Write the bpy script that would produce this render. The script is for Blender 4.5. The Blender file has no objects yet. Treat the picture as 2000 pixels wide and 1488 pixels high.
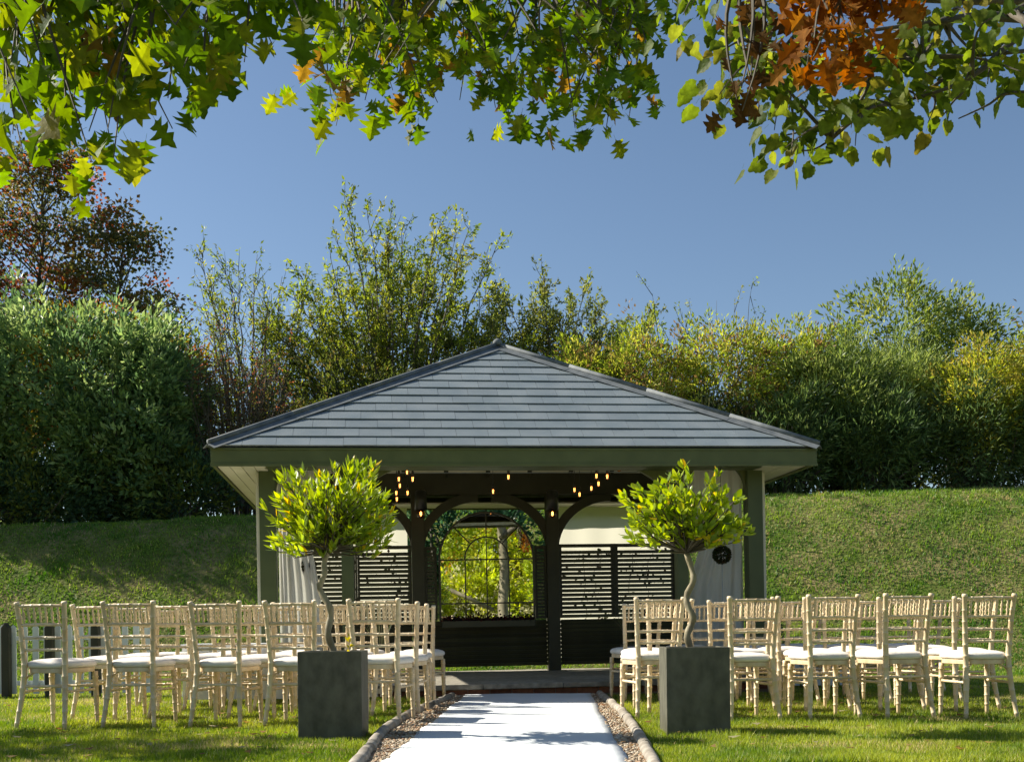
import bpy, math, random
import numpy as np
from mathutils import Matrix, Vector
R = math.radians
rng = np.random.default_rng(7)
random.seed(7)
S = bpy.context.scene
COL = S.collection
PI = math.pi

# ------------------------------------------------------------------ camera
F = 2200.0; CAM_H = 0.70; ROLL = R(0.6)
cam = bpy.data.cameras.new('camera'); cam.sensor_width = 36; cam.lens = 36*F/2000
cam.shift_y = 0.241; cam.clip_start = 0.05; cam.clip_end = 2000
co = bpy.data.objects.new('camera', cam); COL.objects.link(co)
co.matrix_world = Matrix.Translation((0, 0, CAM_H)) @ Matrix.Rotation(R(90), 4, 'X') @ Matrix.Rotation(-ROLL, 4, 'Z')
S.camera = co

# ------------------------------------------------------------------ light
KX, KY = 1.20, -0.36                       # a shadow's shift on the ground for each metre of height
sun_dir = Vector((-KX, -KY, 1)).normalized()
elev = math.asin(sun_dir.z); azim = math.atan2(sun_dir.x, sun_dir.y)
W = bpy.data.worlds.new('World'); S.world = W; W.use_nodes = True
nt = W.node_tree; bg = nt.nodes['Background']
sky = nt.nodes.new('ShaderNodeTexSky'); sky.sky_type = 'NISHITA'; sky.sun_disc = False
sky.sun_elevation = elev; sky.sun_rotation = azim; sky.air_density = 1.0; sky.dust_density = 0.45; sky.ozone_density = 1.2
hs = nt.nodes.new('ShaderNodeHueSaturation'); hs.inputs['Saturation'].default_value = 1.05
nt.links.new(sky.outputs[0], hs.inputs['Color']); nt.links.new(hs.outputs[0], bg.inputs[0])
bg.inputs[1].default_value = 0.066
sl = bpy.data.lights.new('sun', 'SUN'); sl.energy = 5.0; sl.angle = R(0.53); sl.color = (1.0, 0.93, 0.80)
so = bpy.data.objects.new('sun', sl); COL.objects.link(so)
so.rotation_euler = sun_dir.to_track_quat('Z', 'Y').to_euler()
S.view_settings.view_transform = 'Standard'; S.view_settings.look = 'None'
S.view_settings.exposure = 0.9; S.view_settings.gamma = 1.0; S.view_settings.use_curve_mapping = False
S.render.engine = 'CYCLES'; S.cycles.max_bounces = 8; S.cycles.transparent_max_bounces = 12

# ------------------------------------------------------------------ helpers
def at(px, py, d):
    dx, dy = px-1000, 1226-py
    lx = dx*math.cos(ROLL)+dy*math.sin(ROLL); ly = -dx*math.sin(ROLL)+dy*math.cos(ROLL)
    return Vector((lx*d/F, d, CAM_H+ly*d/F))

def link(o, parent=None):
    COL.objects.link(o)
    if parent is not None: o.parent = parent
    return o
def tag(o, label=None, cat=None, group=None, kind=None):
    if label: o['label'] = label
    if cat: o['category'] = cat
    if group: o['group'] = group
    if kind: o['kind'] = kind
    return o
def empty(name, loc=(0, 0, 0), rz=0, label=None, cat=None, group=None):
    o = bpy.data.objects.new(name, None); o.empty_display_size = 0.1
    o.location = loc; o.rotation_euler = (0, 0, rz)
    link(o); return tag(o, label, cat, group)
def children(o): return [c for c in ALLCH.get(o.name, [])]
ALLCH = {}
def obj(name, me, parent=None):
    o = bpy.data.objects.new(name, me); link(o, parent)
    if parent is not None: ALLCH.setdefault(parent.name, []).append(o)
    return o
def copy_tree(o, parent=None):
    c = o.copy(); COL.objects.link(c)
    if parent is not None:
        c.parent = parent; ALLCH.setdefault(parent.name, []).append(c)
    for ch in list(ALLCH.get(o.name, [])): copy_tree(ch, c)
    return c

class MB:
    def __init__(s): s.v = []; s.f = []
    def add(s, vs, fs):
        n = len(s.v); s.v += [tuple(v) for v in vs]; s.f += [tuple(i+n for i in f) for f in fs]; return s
    def box(s, x0, x1, y0, y1, z0, z1):
        return s.add([(x0,y0,z0),(x1,y0,z0),(x1,y1,z0),(x0,y1,z0),(x0,y0,z1),(x1,y0,z1),(x1,y1,z1),(x0,y1,z1)],
                     [(0,3,2,1),(4,5,6,7),(0,1,5,4),(1,2,6,5),(2,3,7,6),(3,0,4,7)])
    def hexa(s, lo, hi):
        return s.add(list(lo)+list(hi), [(3,2,1,0),(4,5,6,7),(0,1,5,4),(1,2,6,5),(2,3,7,6),(3,0,4,7)])
    def ext(s, pts, vec):
        n = len(pts); vec = Vector(vec); p = [Vector(q) for q in pts]
        fs = [tuple(range(n))[::-1], tuple(range(n, 2*n))]+[(i, (i+1) % n, n+(i+1) % n, n+i) for i in range(n)]
        return s.add(p+[q+vec for q in p], fs)
    def strip(s, inner, outer, vec):           # extruded band between two equal polylines
        for i in range(len(inner)-1):
            s.ext([inner[i], inner[i+1], outer[i+1], outer[i]], vec)
        return s
    def tube(s, pts, rad, n=6, caps=True, squash=1.0):
        pts = [Vector(p) for p in pts]; m = len(pts)
        if not hasattr(rad, '__len__'): rad = [rad]*m
        vs = []; prev = None
        for i, p in enumerate(pts):
            t = (pts[min(i+1, m-1)]-pts[max(i-1, 0)])
            if t.length < 1e-9: t = Vector((0, 0, 1))
            t.normalize()
            if prev is None:
                a = Vector((0, 1, 0)) if abs(t.y) < .9 else Vector((1, 0, 0))
            else: a = prev
            a = (a-t*a.dot(t)).normalized(); b = t.cross(a); prev = a
            for k in range(n):
                an = 2*PI*k/n
                vs.append(p+(a*math.cos(an)*squash+b*math.sin(an))*rad[i])
        fs = []
        for i in range(m-1):
            for k in range(n):
                k2 = (k+1) % n
                fs.append((i*n+k, i*n+k2, (i+1)*n+k2, (i+1)*n+k))
        if caps: fs += [tuple(range(n))[::-1], tuple((m-1)*n+k for k in range(n))]
        return s.add(vs, fs)
    def lathe(s, prof, c=(0, 0, 0), n=12):
        return s.tube([(c[0], c[1], c[2]+z) for r, z in prof], [r for r, z in prof], n)
    def mesh(s, name, mat, smooth=False):
        me = bpy.data.meshes.new(name); me.from_pydata(s.v, [], s.f)
        if mat: me.materials.append(mat)
        if smooth: me.polygons.foreach_set('use_smooth', [True]*len(me.polygons))
        me.update(); return me
    def build(s, name, mat, parent=None, smooth=False, bevel=0):
        o = obj(name, s.mesh(name, mat, smooth), parent)
        if bevel:
            b = o.modifiers.new('bevel', 'BEVEL'); b.width = bevel; b.segments = 2; b.limit_method = 'ANGLE'
        return o

def big_mesh(name, V, faces_k, mat, cols=None, smooth=False):
    """V (n,3) array, faces_k (m,k) int array, cols (n,3) per-vertex colours"""
    me = bpy.data.meshes.new(name); n = len(V); m, k = faces_k.shape
    me.vertices.add(n); me.vertices.foreach_set('co', V.astype(np.float32).ravel())
    me.loops.add(m*k); me.loops.foreach_set('vertex_index', faces_k.astype(np.int32).ravel())
    me.polygons.add(m); me.polygons.foreach_set('loop_start', np.arange(0, m*k, k, dtype=np.int32))
    me.polygons.foreach_set('loop_total', np.full(m, k, dtype=np.int32))
    if smooth: me.polygons.foreach_set('use_smooth', np.ones(m, dtype=bool))
    me.update(calc_edges=True)
    if cols is not None:
        a = me.attributes.new('col', 'FLOAT_COLOR', 'POINT')
        c4 = np.ones((n, 4), np.float32); c4[:, :3] = cols; a.data.foreach_set('color', c4.ravel())
    me.materials.append(mat); return me

# ------------------------------------------------------------------ materials
def nodes(name):
    m = bpy.data.materials.new(name); m.use_nodes = True
    return m, m.node_tree, m.node_tree.nodes, m.node_tree.links, m.node_tree.nodes['Principled BSDF']
def pm(name, c1, c2=None, scale=8, rough=0.6, bump=0.0, bscale=None, metal=0, spec=0.5, stretch=(1, 1, 1), vary=0.0, detail=6, coords='Object'):
    m, t, n, l, p = nodes(name)
    p.inputs['Roughness'].default_value = rough; p.inputs['Metallic'].default_value = metal
    p.inputs['Specular IOR Level'].default_value = spec
    tc = n.new('ShaderNodeTexCoord'); mp = n.new('ShaderNodeMapping'); mp.inputs['Scale'].default_value = stretch
    l.new(tc.outputs[coords], mp.inputs[0])
    nz = n.new('ShaderNodeTexNoise'); nz.inputs['Scale'].default_value = scale; nz.inputs['Detail'].default_value = detail
    l.new(mp.outputs[0], nz.inputs['Vector'])
    cr = n.new('ShaderNodeValToRGB'); cr.color_ramp.elements[0].position = .32; cr.color_ramp.elements[1].position = .68
    cr.color_ramp.elements[0].color = (*c1, 1); cr.color_ramp.elements[1].color = (*(c2 or c1), 1)
    l.new(nz.outputs[0], cr.inputs[0])
    out = cr.outputs[0]
    if vary:
        oi = n.new('ShaderNodeObjectInfo'); hv = n.new('ShaderNodeHueSaturation')
        mr = n.new('ShaderNodeMapRange'); mr.inputs[3].default_value = 1-vary; mr.inputs[4].default_value = 1+vary
        l.new(oi.outputs['Random'], mr.inputs[0]); l.new(mr.outputs[0], hv.inputs['Value']); l.new(out, hv.inputs['Color']); out = hv.outputs[0]
    l.new(out, p.inputs['Base Color'])
    if bump:
        nb = n.new('ShaderNodeTexNoise'); nb.inputs['Scale'].default_value = bscale or scale*4; nb.inputs['Detail'].default_value = 8
        l.new(mp.outputs[0], nb.inputs['Vector'])
        b = n.new('ShaderNodeBump'); b.inputs['Strength'].default_value = bump; b.inputs['Distance'].default_value = .01
        l.new(nb.outputs[0], b.inputs['Height']); l.new(b.outputs[0], p.inputs['Normal'])
    return m
def leafmat(name, trans=0.4, rough=0.45, ramp=None, tcol=1.6, spec=0.4, sat=1.1, mottle=0):
    """colour from the 'col' attribute, or from a ramp over the object's random number"""
    m, t, n, l, p = nodes(name)
    p.inputs['Roughness'].default_value = rough; p.inputs['Specular IOR Level'].default_value = spec
    if ramp:
        oi = n.new('ShaderNodeObjectInfo'); cr = n.new('ShaderNodeValToRGB')
        while len(cr.color_ramp.elements) < len(ramp): cr.color_ramp.elements.new(.5)
        for e, (ps, c) in zip(cr.color_ramp.elements, ramp): e.position = ps; e.color = (*c, 1)
        l.new(oi.outputs['Random'], cr.inputs[0]); src = cr.outputs[0]
    else:
        a = n.new('ShaderNodeAttribute'); a.attribute_name = 'col'; src = a.outputs['Color']
    if mottle:
        tc = n.new('ShaderNodeTexCoord'); nz = n.new('ShaderNodeTexNoise'); nz.inputs['Scale'].default_value = mottle; nz.inputs['Detail'].default_value = 5
        l.new(tc.outputs['Object'], nz.inputs['Vector']); mr = n.new('ShaderNodeMapRange'); mr.inputs[1].default_value = .3; mr.inputs[2].default_value = .7; mr.inputs[3].default_value = .55; mr.inputs[4].default_value = 1.35
        l.new(nz.outputs[0], mr.inputs[0]); hm = n.new('ShaderNodeHueSaturation'); l.new(src, hm.inputs['Color']); l.new(mr.outputs[0], hm.inputs['Value']); src = hm.outputs[0]
        bb = n.new('ShaderNodeBump'); bb.inputs['Strength'].default_value = .5; bb.inputs['Distance'].default_value = .01; l.new(nz.outputs[0], bb.inputs['Height']); l.new(bb.outputs[0], p.inputs['Normal'])
    l.new(src, p.inputs['Base Color'])
    h = n.new('ShaderNodeHueSaturation'); h.inputs['Value'].default_value = tcol; h.inputs['Saturation'].default_value = sat
    h.inputs['Hue'].default_value = .485
    l.new(src, h.inputs['Color'])
    tr = n.new('ShaderNodeBsdfTranslucent'); l.new(h.outputs[0], tr.inputs[0])
    mx = n.new('ShaderNodeMixShader'); mx.inputs[0].default_value = trans
    l.new(p.outputs[0], mx.inputs[1]); l.new(tr.outputs[0], mx.inputs[2])
    l.new(mx.outputs[0], n['Material Output'].inputs[0])
    return m

M = {}
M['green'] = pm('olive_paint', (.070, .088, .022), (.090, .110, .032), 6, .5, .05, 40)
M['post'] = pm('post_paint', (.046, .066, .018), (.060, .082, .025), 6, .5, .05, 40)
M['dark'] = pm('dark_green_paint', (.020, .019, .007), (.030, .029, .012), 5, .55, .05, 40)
M['darkslat'] = pm('dark_slat_paint', (.030, .031, .012), (.048, .047, .021), 5, .5, .05, 40, vary=.35)
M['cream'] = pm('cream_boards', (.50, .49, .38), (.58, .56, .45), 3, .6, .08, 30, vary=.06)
M['white'] = pm('white_paint', (.62, .66, .68), (.78, .80, .80), 5, .5, .06, 30, vary=.06)
M['slate'] = pm('slate', (.165, .20, .215), (.22, .25, .26), 3, .42, .25, 60, spec=.5, stretch=(1, 1, 1), vary=.07)
M['lead'] = pm('lead', (.10, .115, .125), (.18, .195, .20), 9, .7, .15, 25, spec=.25, stretch=(1, 1, 1))
M['wood'] = pm('limed_wood', (.64, .475, .275), (.80, .665, .45), 14, .5, .15, 60, stretch=(1, 1, .35), vary=.12)
M['cushion'] = pm('ivory_cushion', (.70, .65, .58), (.84, .79, .72), 7, .75, .5, 14, vary=.05)
M['planter'] = pm('slate_planter', (.058, .056, .036), (.115, .110, .075), 16, .62, .8, 11, vary=.12, detail=12, stretch=(1, 1, .6))
M['soil'] = pm('soil', (.02, .014, .008), (.05, .034, .02), 30, .9, .6, 60)
M['bark'] = pm('pale_bark', (.16, .13, .075), (.30, .26, .16), 22, .7, .4, 60, stretch=(1, 1, .3))
M['darkbark'] = pm('dark_bark', (.05, .042, .028), (.12, .10, .07), 14, .8, .5, 60, stretch=(1, 1, .3))
M['oakbark'] = pm('oak_bark', (.10, .085, .055), (.30, .26, .18), 5, .85, .6, 20, stretch=(1, 1, .4))
M['log'] = pm('weathered_log', (.17, .145, .11), (.40, .36, .30), 9, .75, .5, 30, stretch=(1, 1, 1), vary=.1)
M['stone'] = pm('weathered_stone', (.17, .155, .12), (.34, .31, .25), 14, .8, .5, 60, vary=.12)
M['brick'] = pm('red_brick', (.13, .05, .03), (.21, .09, .055), 18, .85, .5, 60, vary=.25)
M['mortar'] = pm('mortar', (.16, .14, .11), (.22, .2, .17), 20, .9, .4, 60)
M['black'] = pm('black_metal', (.012, .012, .012), (.02, .02, .02), 10, .4)
M['rust'] = pm('mirror_frame_metal', (.022, .022, .014), (.05, .045, .03), 20, .5, .2, 40)
M['tint'] = pm('blue_grey_cloth', (.20, .24, .30), (.34, .38, .42), 8, .8, .2, 30)

# carpet cloth
M['carpet'] = pm('white_runner_cloth', (.55, .58, .60), (.63, .66, .67), 1.6, .9, .5, 9, detail=5)
# translucent cloths
def clothmat(name, c, trans, bump=.15, bs=30, tv=1.0):
    m, t, n, l, p = nodes(name); p.inputs['Base Color'].default_value = (*c, 1); p.inputs['Roughness'].default_value = .85
    tr = n.new('ShaderNodeBsdfTranslucent'); tr.inputs[0].default_value = (c[0]*tv, c[1]*tv, c[2]*tv*.9, 1)
    nb = n.new('ShaderNodeTexNoise'); nb.inputs['Scale'].default_value = bs
    tc = n.new('ShaderNodeTexCoord'); l.new(tc.outputs['Object'], nb.inputs['Vector'])
    b = n.new('ShaderNodeBump'); b.inputs['Strength'].default_value = bump; b.inputs['Distance'].default_value = .01
    l.new(nb.outputs[0], b.inputs['Height']); l.new(b.outputs[0], p.inputs['Normal'])
    mx = n.new('ShaderNodeMixShader'); mx.inputs[0].default_value = trans
    l.new(p.outputs[0], mx.inputs[1]); l.new(tr.outputs[0], mx.inputs[2]); l.new(mx.outputs[0], n['Material Output'].inputs[0])
    return m
M['blind'] = clothmat('canvas_blind', (.86, .83, .77), .9, tv=1.15)
M['curtain'] = clothmat('curtain_cloth', (.60, .60, .58), .35)
# mirror
m, t, n, l, p = nodes('mirror_glass'); p.inputs['Metallic'].default_value = 1; p.inputs['Roughness'].default_value = .01
p.inputs['Base Color'].default_value = (.9, .92, .88, 1); M['mirror'] = m
# bulb glass / filament
m, t, n, l, p = nodes('amber_bulb_glass'); gl = n.new('ShaderNodeBsdfGlossy'); gl.inputs['Roughness'].default_value = .05
tp = n.new('ShaderNodeBsdfTransparent'); tp.inputs[0].default_value = (.80, .45, .20, 1)
mx = n.new('ShaderNodeMixShader'); mx.inputs[0].default_value = .12
l.new(tp.outputs[0], mx.inputs[1]); l.new(gl.outputs[0], mx.inputs[2]); l.new(mx.outputs[0], n['Material Output'].inputs[0]); M['glass'] = m
m, t, n, l, p = nodes('glowing_filament'); em = n.new('ShaderNodeEmission'); em.inputs[0].default_value = (1, .62, .28, 1); em.inputs[1].default_value = 6
l.new(em.outputs[0], n['Material Output'].inputs[0]); M['glow'] = m

M['leaf'] = leafmat('leaf_by_colour', .5, .55, spec=.3)
M['leafg'] = leafmat('glossy_leaf_by_colour', .42, .42, spec=.35)
M['leafthin'] = leafmat('thin_leaf_by_colour', .55, .5)
M['grass'] = leafmat('grass_blade', .45, .55, tcol=1.5)
BAY = [(0, (.15, .23, .022)), (.35, (.25, .35, .028)), (.65, (.36, .43, .035)), (.94, (.20, .28, .03)), (1, (.60, .42, .02))]
M['bay'] = leafmat('bay_leaf', .50, .36, BAY, tcol=1.75, spec=.5)
OAK = [(0, (.05, .10, .010)), (.3, (.075, .14, .012)), (.6, (.11, .17, .014)), (.93, (.15, .18, .018)), (1, (.17, .11, .02))]
M['oak'] = leafmat('oak_leaf', .6, .55, OAK, tcol=2.1, spec=.2, mottle=22)
LIME = [(0, (.06, .10, .012)), (.5, (.10, .15, .018)), (.85, (.15, .18, .025)), (1, (.20, .17, .03))]
M['lime'] = leafmat('lime_leaf', .58, .55, LIME, tcol=2.0, spec=.2, mottle=22)
RUS = [(0, (.16, .06, .012)), (.5, (.24, .095, .018)), (1, (.34, .17, .035))]
M['russet'] = leafmat('russet_oak_leaf', .5, .8, RUS, tcol=1.5, spec=.08, mottle=26)
BR = [(0, (.07, .04, .015)), (1, (.13, .07, .02))]
M['brownleaf'] = leafmat('dark_brown_oak_leaf', .4, .8, BR, tcol=1.2, spec=.08, mottle=30)

# ------------------------------------------------------------------ ground
def ss(t): t = np.clip(t, 0, 1); return t*t*(3-2*t)
def pnoise(x, y, s=1.0, seed=0):
    r = np.random.default_rng(seed); o = np.zeros_like(np.asarray(x, float))
    for k in range(7):
        f = s*(1.35**k); a = r.uniform(0, 2*PI); ph = r.uniform(0, 2*PI)
        o = o+np.sin((x*math.cos(a)+y*math.sin(a))*f+ph+1.7*np.sin((y*math.cos(a)-x*math.sin(a))*f*.6+ph*2))/(1.18**k)
    return o/3.2
def ground_z(x, y):
    x = np.asarray(x, float); y = np.asarray(y, float)
    toe = 15.9+np.clip(x*-.10, -1.3, .4); H = 2.86+np.clip(x, -12, 12)*.028
    z = H*ss((y-toe)/(20.2-toe))
    z = z+ss((y-toe)/3)*(.05*pnoise(x, y, .9, 3)+.014*pnoise(x, y, 3.7, 8))
    return z+.012*pnoise(x, y, 1.5, 4)*ss((y-1)/3)*(1-ss((y-14)/2))

m, t, n, l, p = nodes('lawn'); p.inputs['Roughness'].default_value = .9; p.inputs['Specular IOR Level'].default_value = .1
tc = n.new('ShaderNodeTexCoord')
n1 = n.new('ShaderNodeTexNoise'); n1.inputs['Scale'].default_value = .9; n1.inputs['Detail'].default_value = 9; n1.inputs['Roughness'].default_value = .65
mp = n.new('ShaderNodeMapping'); mp.inputs['Scale'].default_value = (1, 1.3, 1)
n2 = n.new('ShaderNodeTexNoise'); n2.inputs['Scale'].default_value = 14; n2.inputs['Detail'].default_value = 8
l.new(tc.outputs['Object'], mp.inputs[0]); l.new(mp.outputs[0], n1.inputs[0]); l.new(tc.outputs['Object'], n2.inputs[0])
c1 = n.new('ShaderNodeValToRGB'); c1.color_ramp.elements[0].position = .40; c1.color_ramp.elements[1].position = .66
c1.color_ramp.elements[0].color = (.085, .135, .018, 1); c1.color_ramp.elements[1].color = (.27, .22, .10, 1)
l.new(n1.outputs[0], c1.inputs[0])
mx = n.new('ShaderNodeMix'); mx.data_type = 'RGBA'; mx.blend_type = 'MULTIPLY'; mx.inputs[0].default_value = .7
c2 = n.new('ShaderNodeValToRGB'); c2.color_ramp.elements[0].position = .3; c2.color_ramp.elements[1].position = .7
c2.color_ramp.elements[0].color = (.45, .45, .4, 1); c2.color_ramp.elements[1].color = (1.3, 1.3, 1.2, 1)
l.new(n2.outputs[0], c2.inputs[0]); l.new(c1.outputs[0], mx.inputs[6]); l.new(c2.outputs[0], mx.inputs[7]); l.new(mx.outputs[2], p.inputs[0])
bp = n.new('ShaderNodeBump'); bp.inputs['Strength'].default_value = .8; bp.inputs['Distance'].default_value = .05
l.new(n2.outputs[0], bp.inputs['Height']); l.new(bp.outputs[0], p.inputs['Normal']); M['lawn'] = m

def axis(lo, hi, step, far):
    a = list(np.arange(lo, hi+1e-6, step)); x = step; v = hi; w = lo
    up = []; dn = []
    while v < far: x *= 1.5; v += x; up.append(v)
    x = step
    while w > -far: x *= 1.5; w -= x; dn.append(w)
    return np.array(dn[::-1]+a+up)
gx = axis(-16, 16, .25, 700); gy = axis(-2, 26, .25, 700)
GX, GY = np.meshgrid(gx, gy); nx, ny = len(gx), len(gy)
V = np.stack([GX.ravel(), GY.ravel(), ground_z(GX, GY).ravel()], 1)
ii = np.arange((ny-1)*(nx-1)); r_, c_ = ii//(nx-1), ii % (nx-1); a_ = r_*nx+c_
tag(obj('ground', big_mesh('ground', V, np.stack([a_, a_+1, a_+nx+1, a_+nx], 1), M['lawn'], smooth=True)), kind='structure')

# carpet, gravel and log edging outlines (x as a function of depth)
CY = [5.0, 5.9, 7.0, 8.4, 10.0, 11.6]
def lineat(px, py): d = CAM_H*F/(py-1226); return ((px-1000)*d/F, d)
cl = [lineat(752, 1488), lineat(910, 1359)]; cr_ = [lineat(1218, 1488), lineat(1150, 1356)]
def carp(side, y):
    (x0, y0), (x1, y1) = (cl, cr_)[side]; return x0+(x1-x0)*(y-y0)/(y1-y0)
LL = [lineat(*q) for q in ((640, 1560), (707, 1484), (745, 1432), (800, 1397), (880, 1364))]
RL = [lineat(*q) for q in ((1296, 1560), (1268, 1488), (1243, 1440), (1210, 1395), (1166, 1359))]
def logx(side, y):
    P = sorted((LL, RL)[side], key=lambda q: q[1]); return np.interp(y, [q[1] for q in P], [q[0] for q in P])

def in_path(x, y): return (x > logx(0, y)-.03) & (x < logx(1, y)+.03) & (y < 11.9)

# ------------------------------------------------------------------ grass blades
def blades(name, n, yr, fx, hgt, wid, seed, pal, keep=None):
    r = np.random.default_rng(seed)
    y = 1/r.uniform(1/yr[1], 1/yr[0], n) if yr[0] > 1 else r.uniform(yr[0], yr[1], n)
    x = r.uniform(-1, 1, n)*(y*fx)+0.0*y
    k = ~in_path(x, y)
    k &= ~((y > 11.55) & (y < 15.1) & (np.abs(x) < 2.9-(y-11.5)*.05))
    x, y = x[k], y[k]; n = len(x)
    z = ground_z(x, y)-.004
    h = hgt*r.uniform(.5, 1.35, n)*(1+.45*pnoise(x, y, 5, 15)); w = wid*r.uniform(.7, 1.3, n); a = r.uniform(0, 2*PI, n); ln = r.uniform(.1, .8, n)*h; b = r.uniform(0, 2*PI, n)
    V = np.empty((n, 3, 3)); V[:, 0] = np.stack([x-np.cos(a)*w, y-np.sin(a)*w, z], 1)
    V[:, 1] = np.stack([x+np.cos(a)*w, y+np.sin(a)*w, z], 1)
    V[:, 2] = np.stack([x+np.cos(b)*ln, y+np.sin(b)*ln, z+h], 1)
    t = np.clip(.5+.75*pnoise(x, y*1.3, 1.6, 11)+.40*pnoise(x, y, 7, 12)+r.normal(0, .18, n), 0, 1)
    pal = np.array(pal); c = pal[0]+(pal[1]-pal[0])*t[:, None]
    dry = (r.random(n) < .04+.9*np.clip(pnoise(x, y*1.5, 1.3, 13)+.5*pnoise(x, y, 4, 14)-.5, 0, 1))[:, None]
    c = np.where(dry, pal[2], c)*r.uniform(.75, 1.25, n)[:, None]
    o = obj(name, big_mesh(name, V.reshape(-1, 3), np.arange(3*n).reshape(-1, 3), M['grass'], np.repeat(c, 3, 0)))
    return tag(o, kind='stuff')
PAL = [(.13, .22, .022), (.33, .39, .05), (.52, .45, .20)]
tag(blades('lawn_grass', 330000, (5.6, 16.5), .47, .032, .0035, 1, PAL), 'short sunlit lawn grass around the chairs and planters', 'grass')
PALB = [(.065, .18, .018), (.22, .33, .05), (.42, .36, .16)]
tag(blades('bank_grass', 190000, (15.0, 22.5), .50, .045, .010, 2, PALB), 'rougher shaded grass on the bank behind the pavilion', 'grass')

r = np.random.default_rng(5); nf = 260
fy = 1/r.uniform(1/17, 1/5.9, nf); fx_ = r.uniform(-.46, .46, nf)*fy; k = ~((fx_ > carp(0, fy)) & (fx_ < carp(1, fy)) & (fy < 11.6)) & ~((fy > 11.4) & (fy < 15.2) & (abs(fx_) < 3))
fx_, fy = fx_[k], fy[k]; nf = len(fx_); fz = ground_z(fx_, fy)+.028; a = r.uniform(0, 2*PI, nf); sz = r.uniform(.018, .04, nf)
V = np.empty((nf, 4, 3))
for q, (u_, v_, w_) in enumerate(((1, 0, .1), (0, .5, -.1), (-1, 0, .2), (0, -.5, .05))):
    V[:, q] = np.stack([fx_+sz*(u_*np.cos(a)-v_*np.sin(a)), fy+sz*(u_*np.sin(a)+v_*np.cos(a)), fz+sz*w_*r.uniform(.3, 2, nf)], 1)
c = np.array([(.30, .17, .06), (.42, .28, .12), (.20, .10, .04), (.45, .40, .25)])[r.integers(0, 4, nf)]
tag(obj('fallen_leaves', big_mesh('fallen_leaves', V.reshape(-1, 3), np.arange(4*nf).reshape(-1, 4), M['leaf'], np.repeat(c, 4, 0))),
    'dry tan leaves scattered over the lawn', 'fallen leaves', kind='stuff')

# ------------------------------------------------------------------ gravel strips, logs, carpet
m_ = pm('gravel_bed', (.10, .075, .045), (.24, .19, .13), 40, .9, .8, 90); M['gravelbed'] = m_
M['pebble'] = leafmat('pebbles', 0.0, .7)
bed = MB()
ys = np.linspace(4.9, 11.58, 24)
for sd in (0, 1):
    a = [(float(carp(sd, y))+(.05 if sd == 0 else -.05), y, .006) for y in ys]; b = [(float(logx(sd, y)), y, .006) for y in ys]
    for i in range(len(ys)-1):
        q = [a[i], a[i+1], b[i+1], b[i]]; bed.add(q if sd == 0 else q[::-1], [(0, 1, 2, 3)])
tag(bed.build('gravel_bed', M['gravelbed']), kind='structure')
r = np.random.default_rng(9); n0 = 11000
ph = (1+5**.5)/2
ico = np.array([(0, 1, ph), (0, -1, ph), (0, 1, -ph), (0, -1, -ph), (1, ph, 0), (-1, ph, 0), (1, -ph, 0), (-1, -ph, 0), (ph, 0, 1), (-ph, 0, 1), (ph, 0, -1), (-ph, 0, -1)])/1.9
icof = np.array([(0,1,8),(0,8,4),(0,4,5),(0,5,9),(0,9,1),(1,6,8),(8,6,10),(8,10,4),(4,10,2),(4,2,5),(5,2,11),(5,11,9),(9,11,7),(9,7,1),(1,7,6),(3,2,10),(3,10,6),(3,6,7),(3,7,11),(3,11,2)])
sd = r.integers(0, 2, n0); y = 1/r.uniform(1/11.5, 1/5.3, n0)
xa = np.where(sd == 0, carp(0, y), carp(1, y)); xb = np.where(sd == 0, logx(0, y), logx(1, y)); x = xa+(xb-xa)*r.uniform(-.04, 1, n0)
sz = r.uniform(.006, .015, n0)[:, None]*r.uniform(.6, 1.3, (n0, 3)); sz[:, 2] *= .7
an = r.uniform(0, 2*PI, n0); ca, sa = np.cos(an)[:, None], np.sin(an)[:, None]
loc = ico[None]*sz[:, None]; X = loc[..., 0]*ca-loc[..., 1]*sa+x[:, None]; Y = loc[..., 0]*sa+loc[..., 1]*ca+y[:, None]; Z = loc[..., 2]+.012+r.uniform(0, .012, n0)[:, None]
V = np.stack([X, Y, Z], -1).reshape(-1, 3); Fc = (icof[None]+12*np.arange(n0)[:, None, None]).reshape(-1, 3)
pc = np.array([(.30, .22, .13), (.42, .34, .23), (.22, .15, .09), (.50, .44, .34), (.34, .20, .11)])[r.integers(0, 5, n0)]*r.uniform(.7, 1.2, (n0, 1))
tag(obj('gravel', big_mesh('gravel', V, Fc, M['pebble'], np.repeat(pc, 12, 0), smooth=True)), 'golden brown pea gravel between carpet and log edging', 'gravel', kind='stuff')

def log_edge(side, name_lab):
    P = sorted((LL, RL)[side], key=lambda q: q[1]); P = [(q[0], q[1]) for q in P]
    brk = [4.6, 6.35, 8.3, 10.0, 11.4]
    for i in range(4):
        a, b = brk[i]+.01, brk[i+1]-.01
        pts = []; rad = []
        for k in range(9):
            y = a+(b-a)*k/8
            pts.append((float(logx(side, y))+random.uniform(-.006, .006), y, .028+random.uniform(-.003, .003))); rad.append(.036+random.uniform(-.002, .002))
        o = MB().tube(pts, rad, 12).build('log', M['log'], smooth=True)
        for p_ in o.data.polygons:
            if len(p_.vertices) > 4: p_.use_smooth = False
        w = ['nearest the camera', 'second from the camera', 'third from the camera', 'nearest the pavilion step'][i]
        tag(o, f'grey edging log {name_lab} of the carpet, {w}', 'log', 'edging logs along the gravel strips')
log_edge(0, 'on the left'); log_edge(1, 'on the right')

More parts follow.
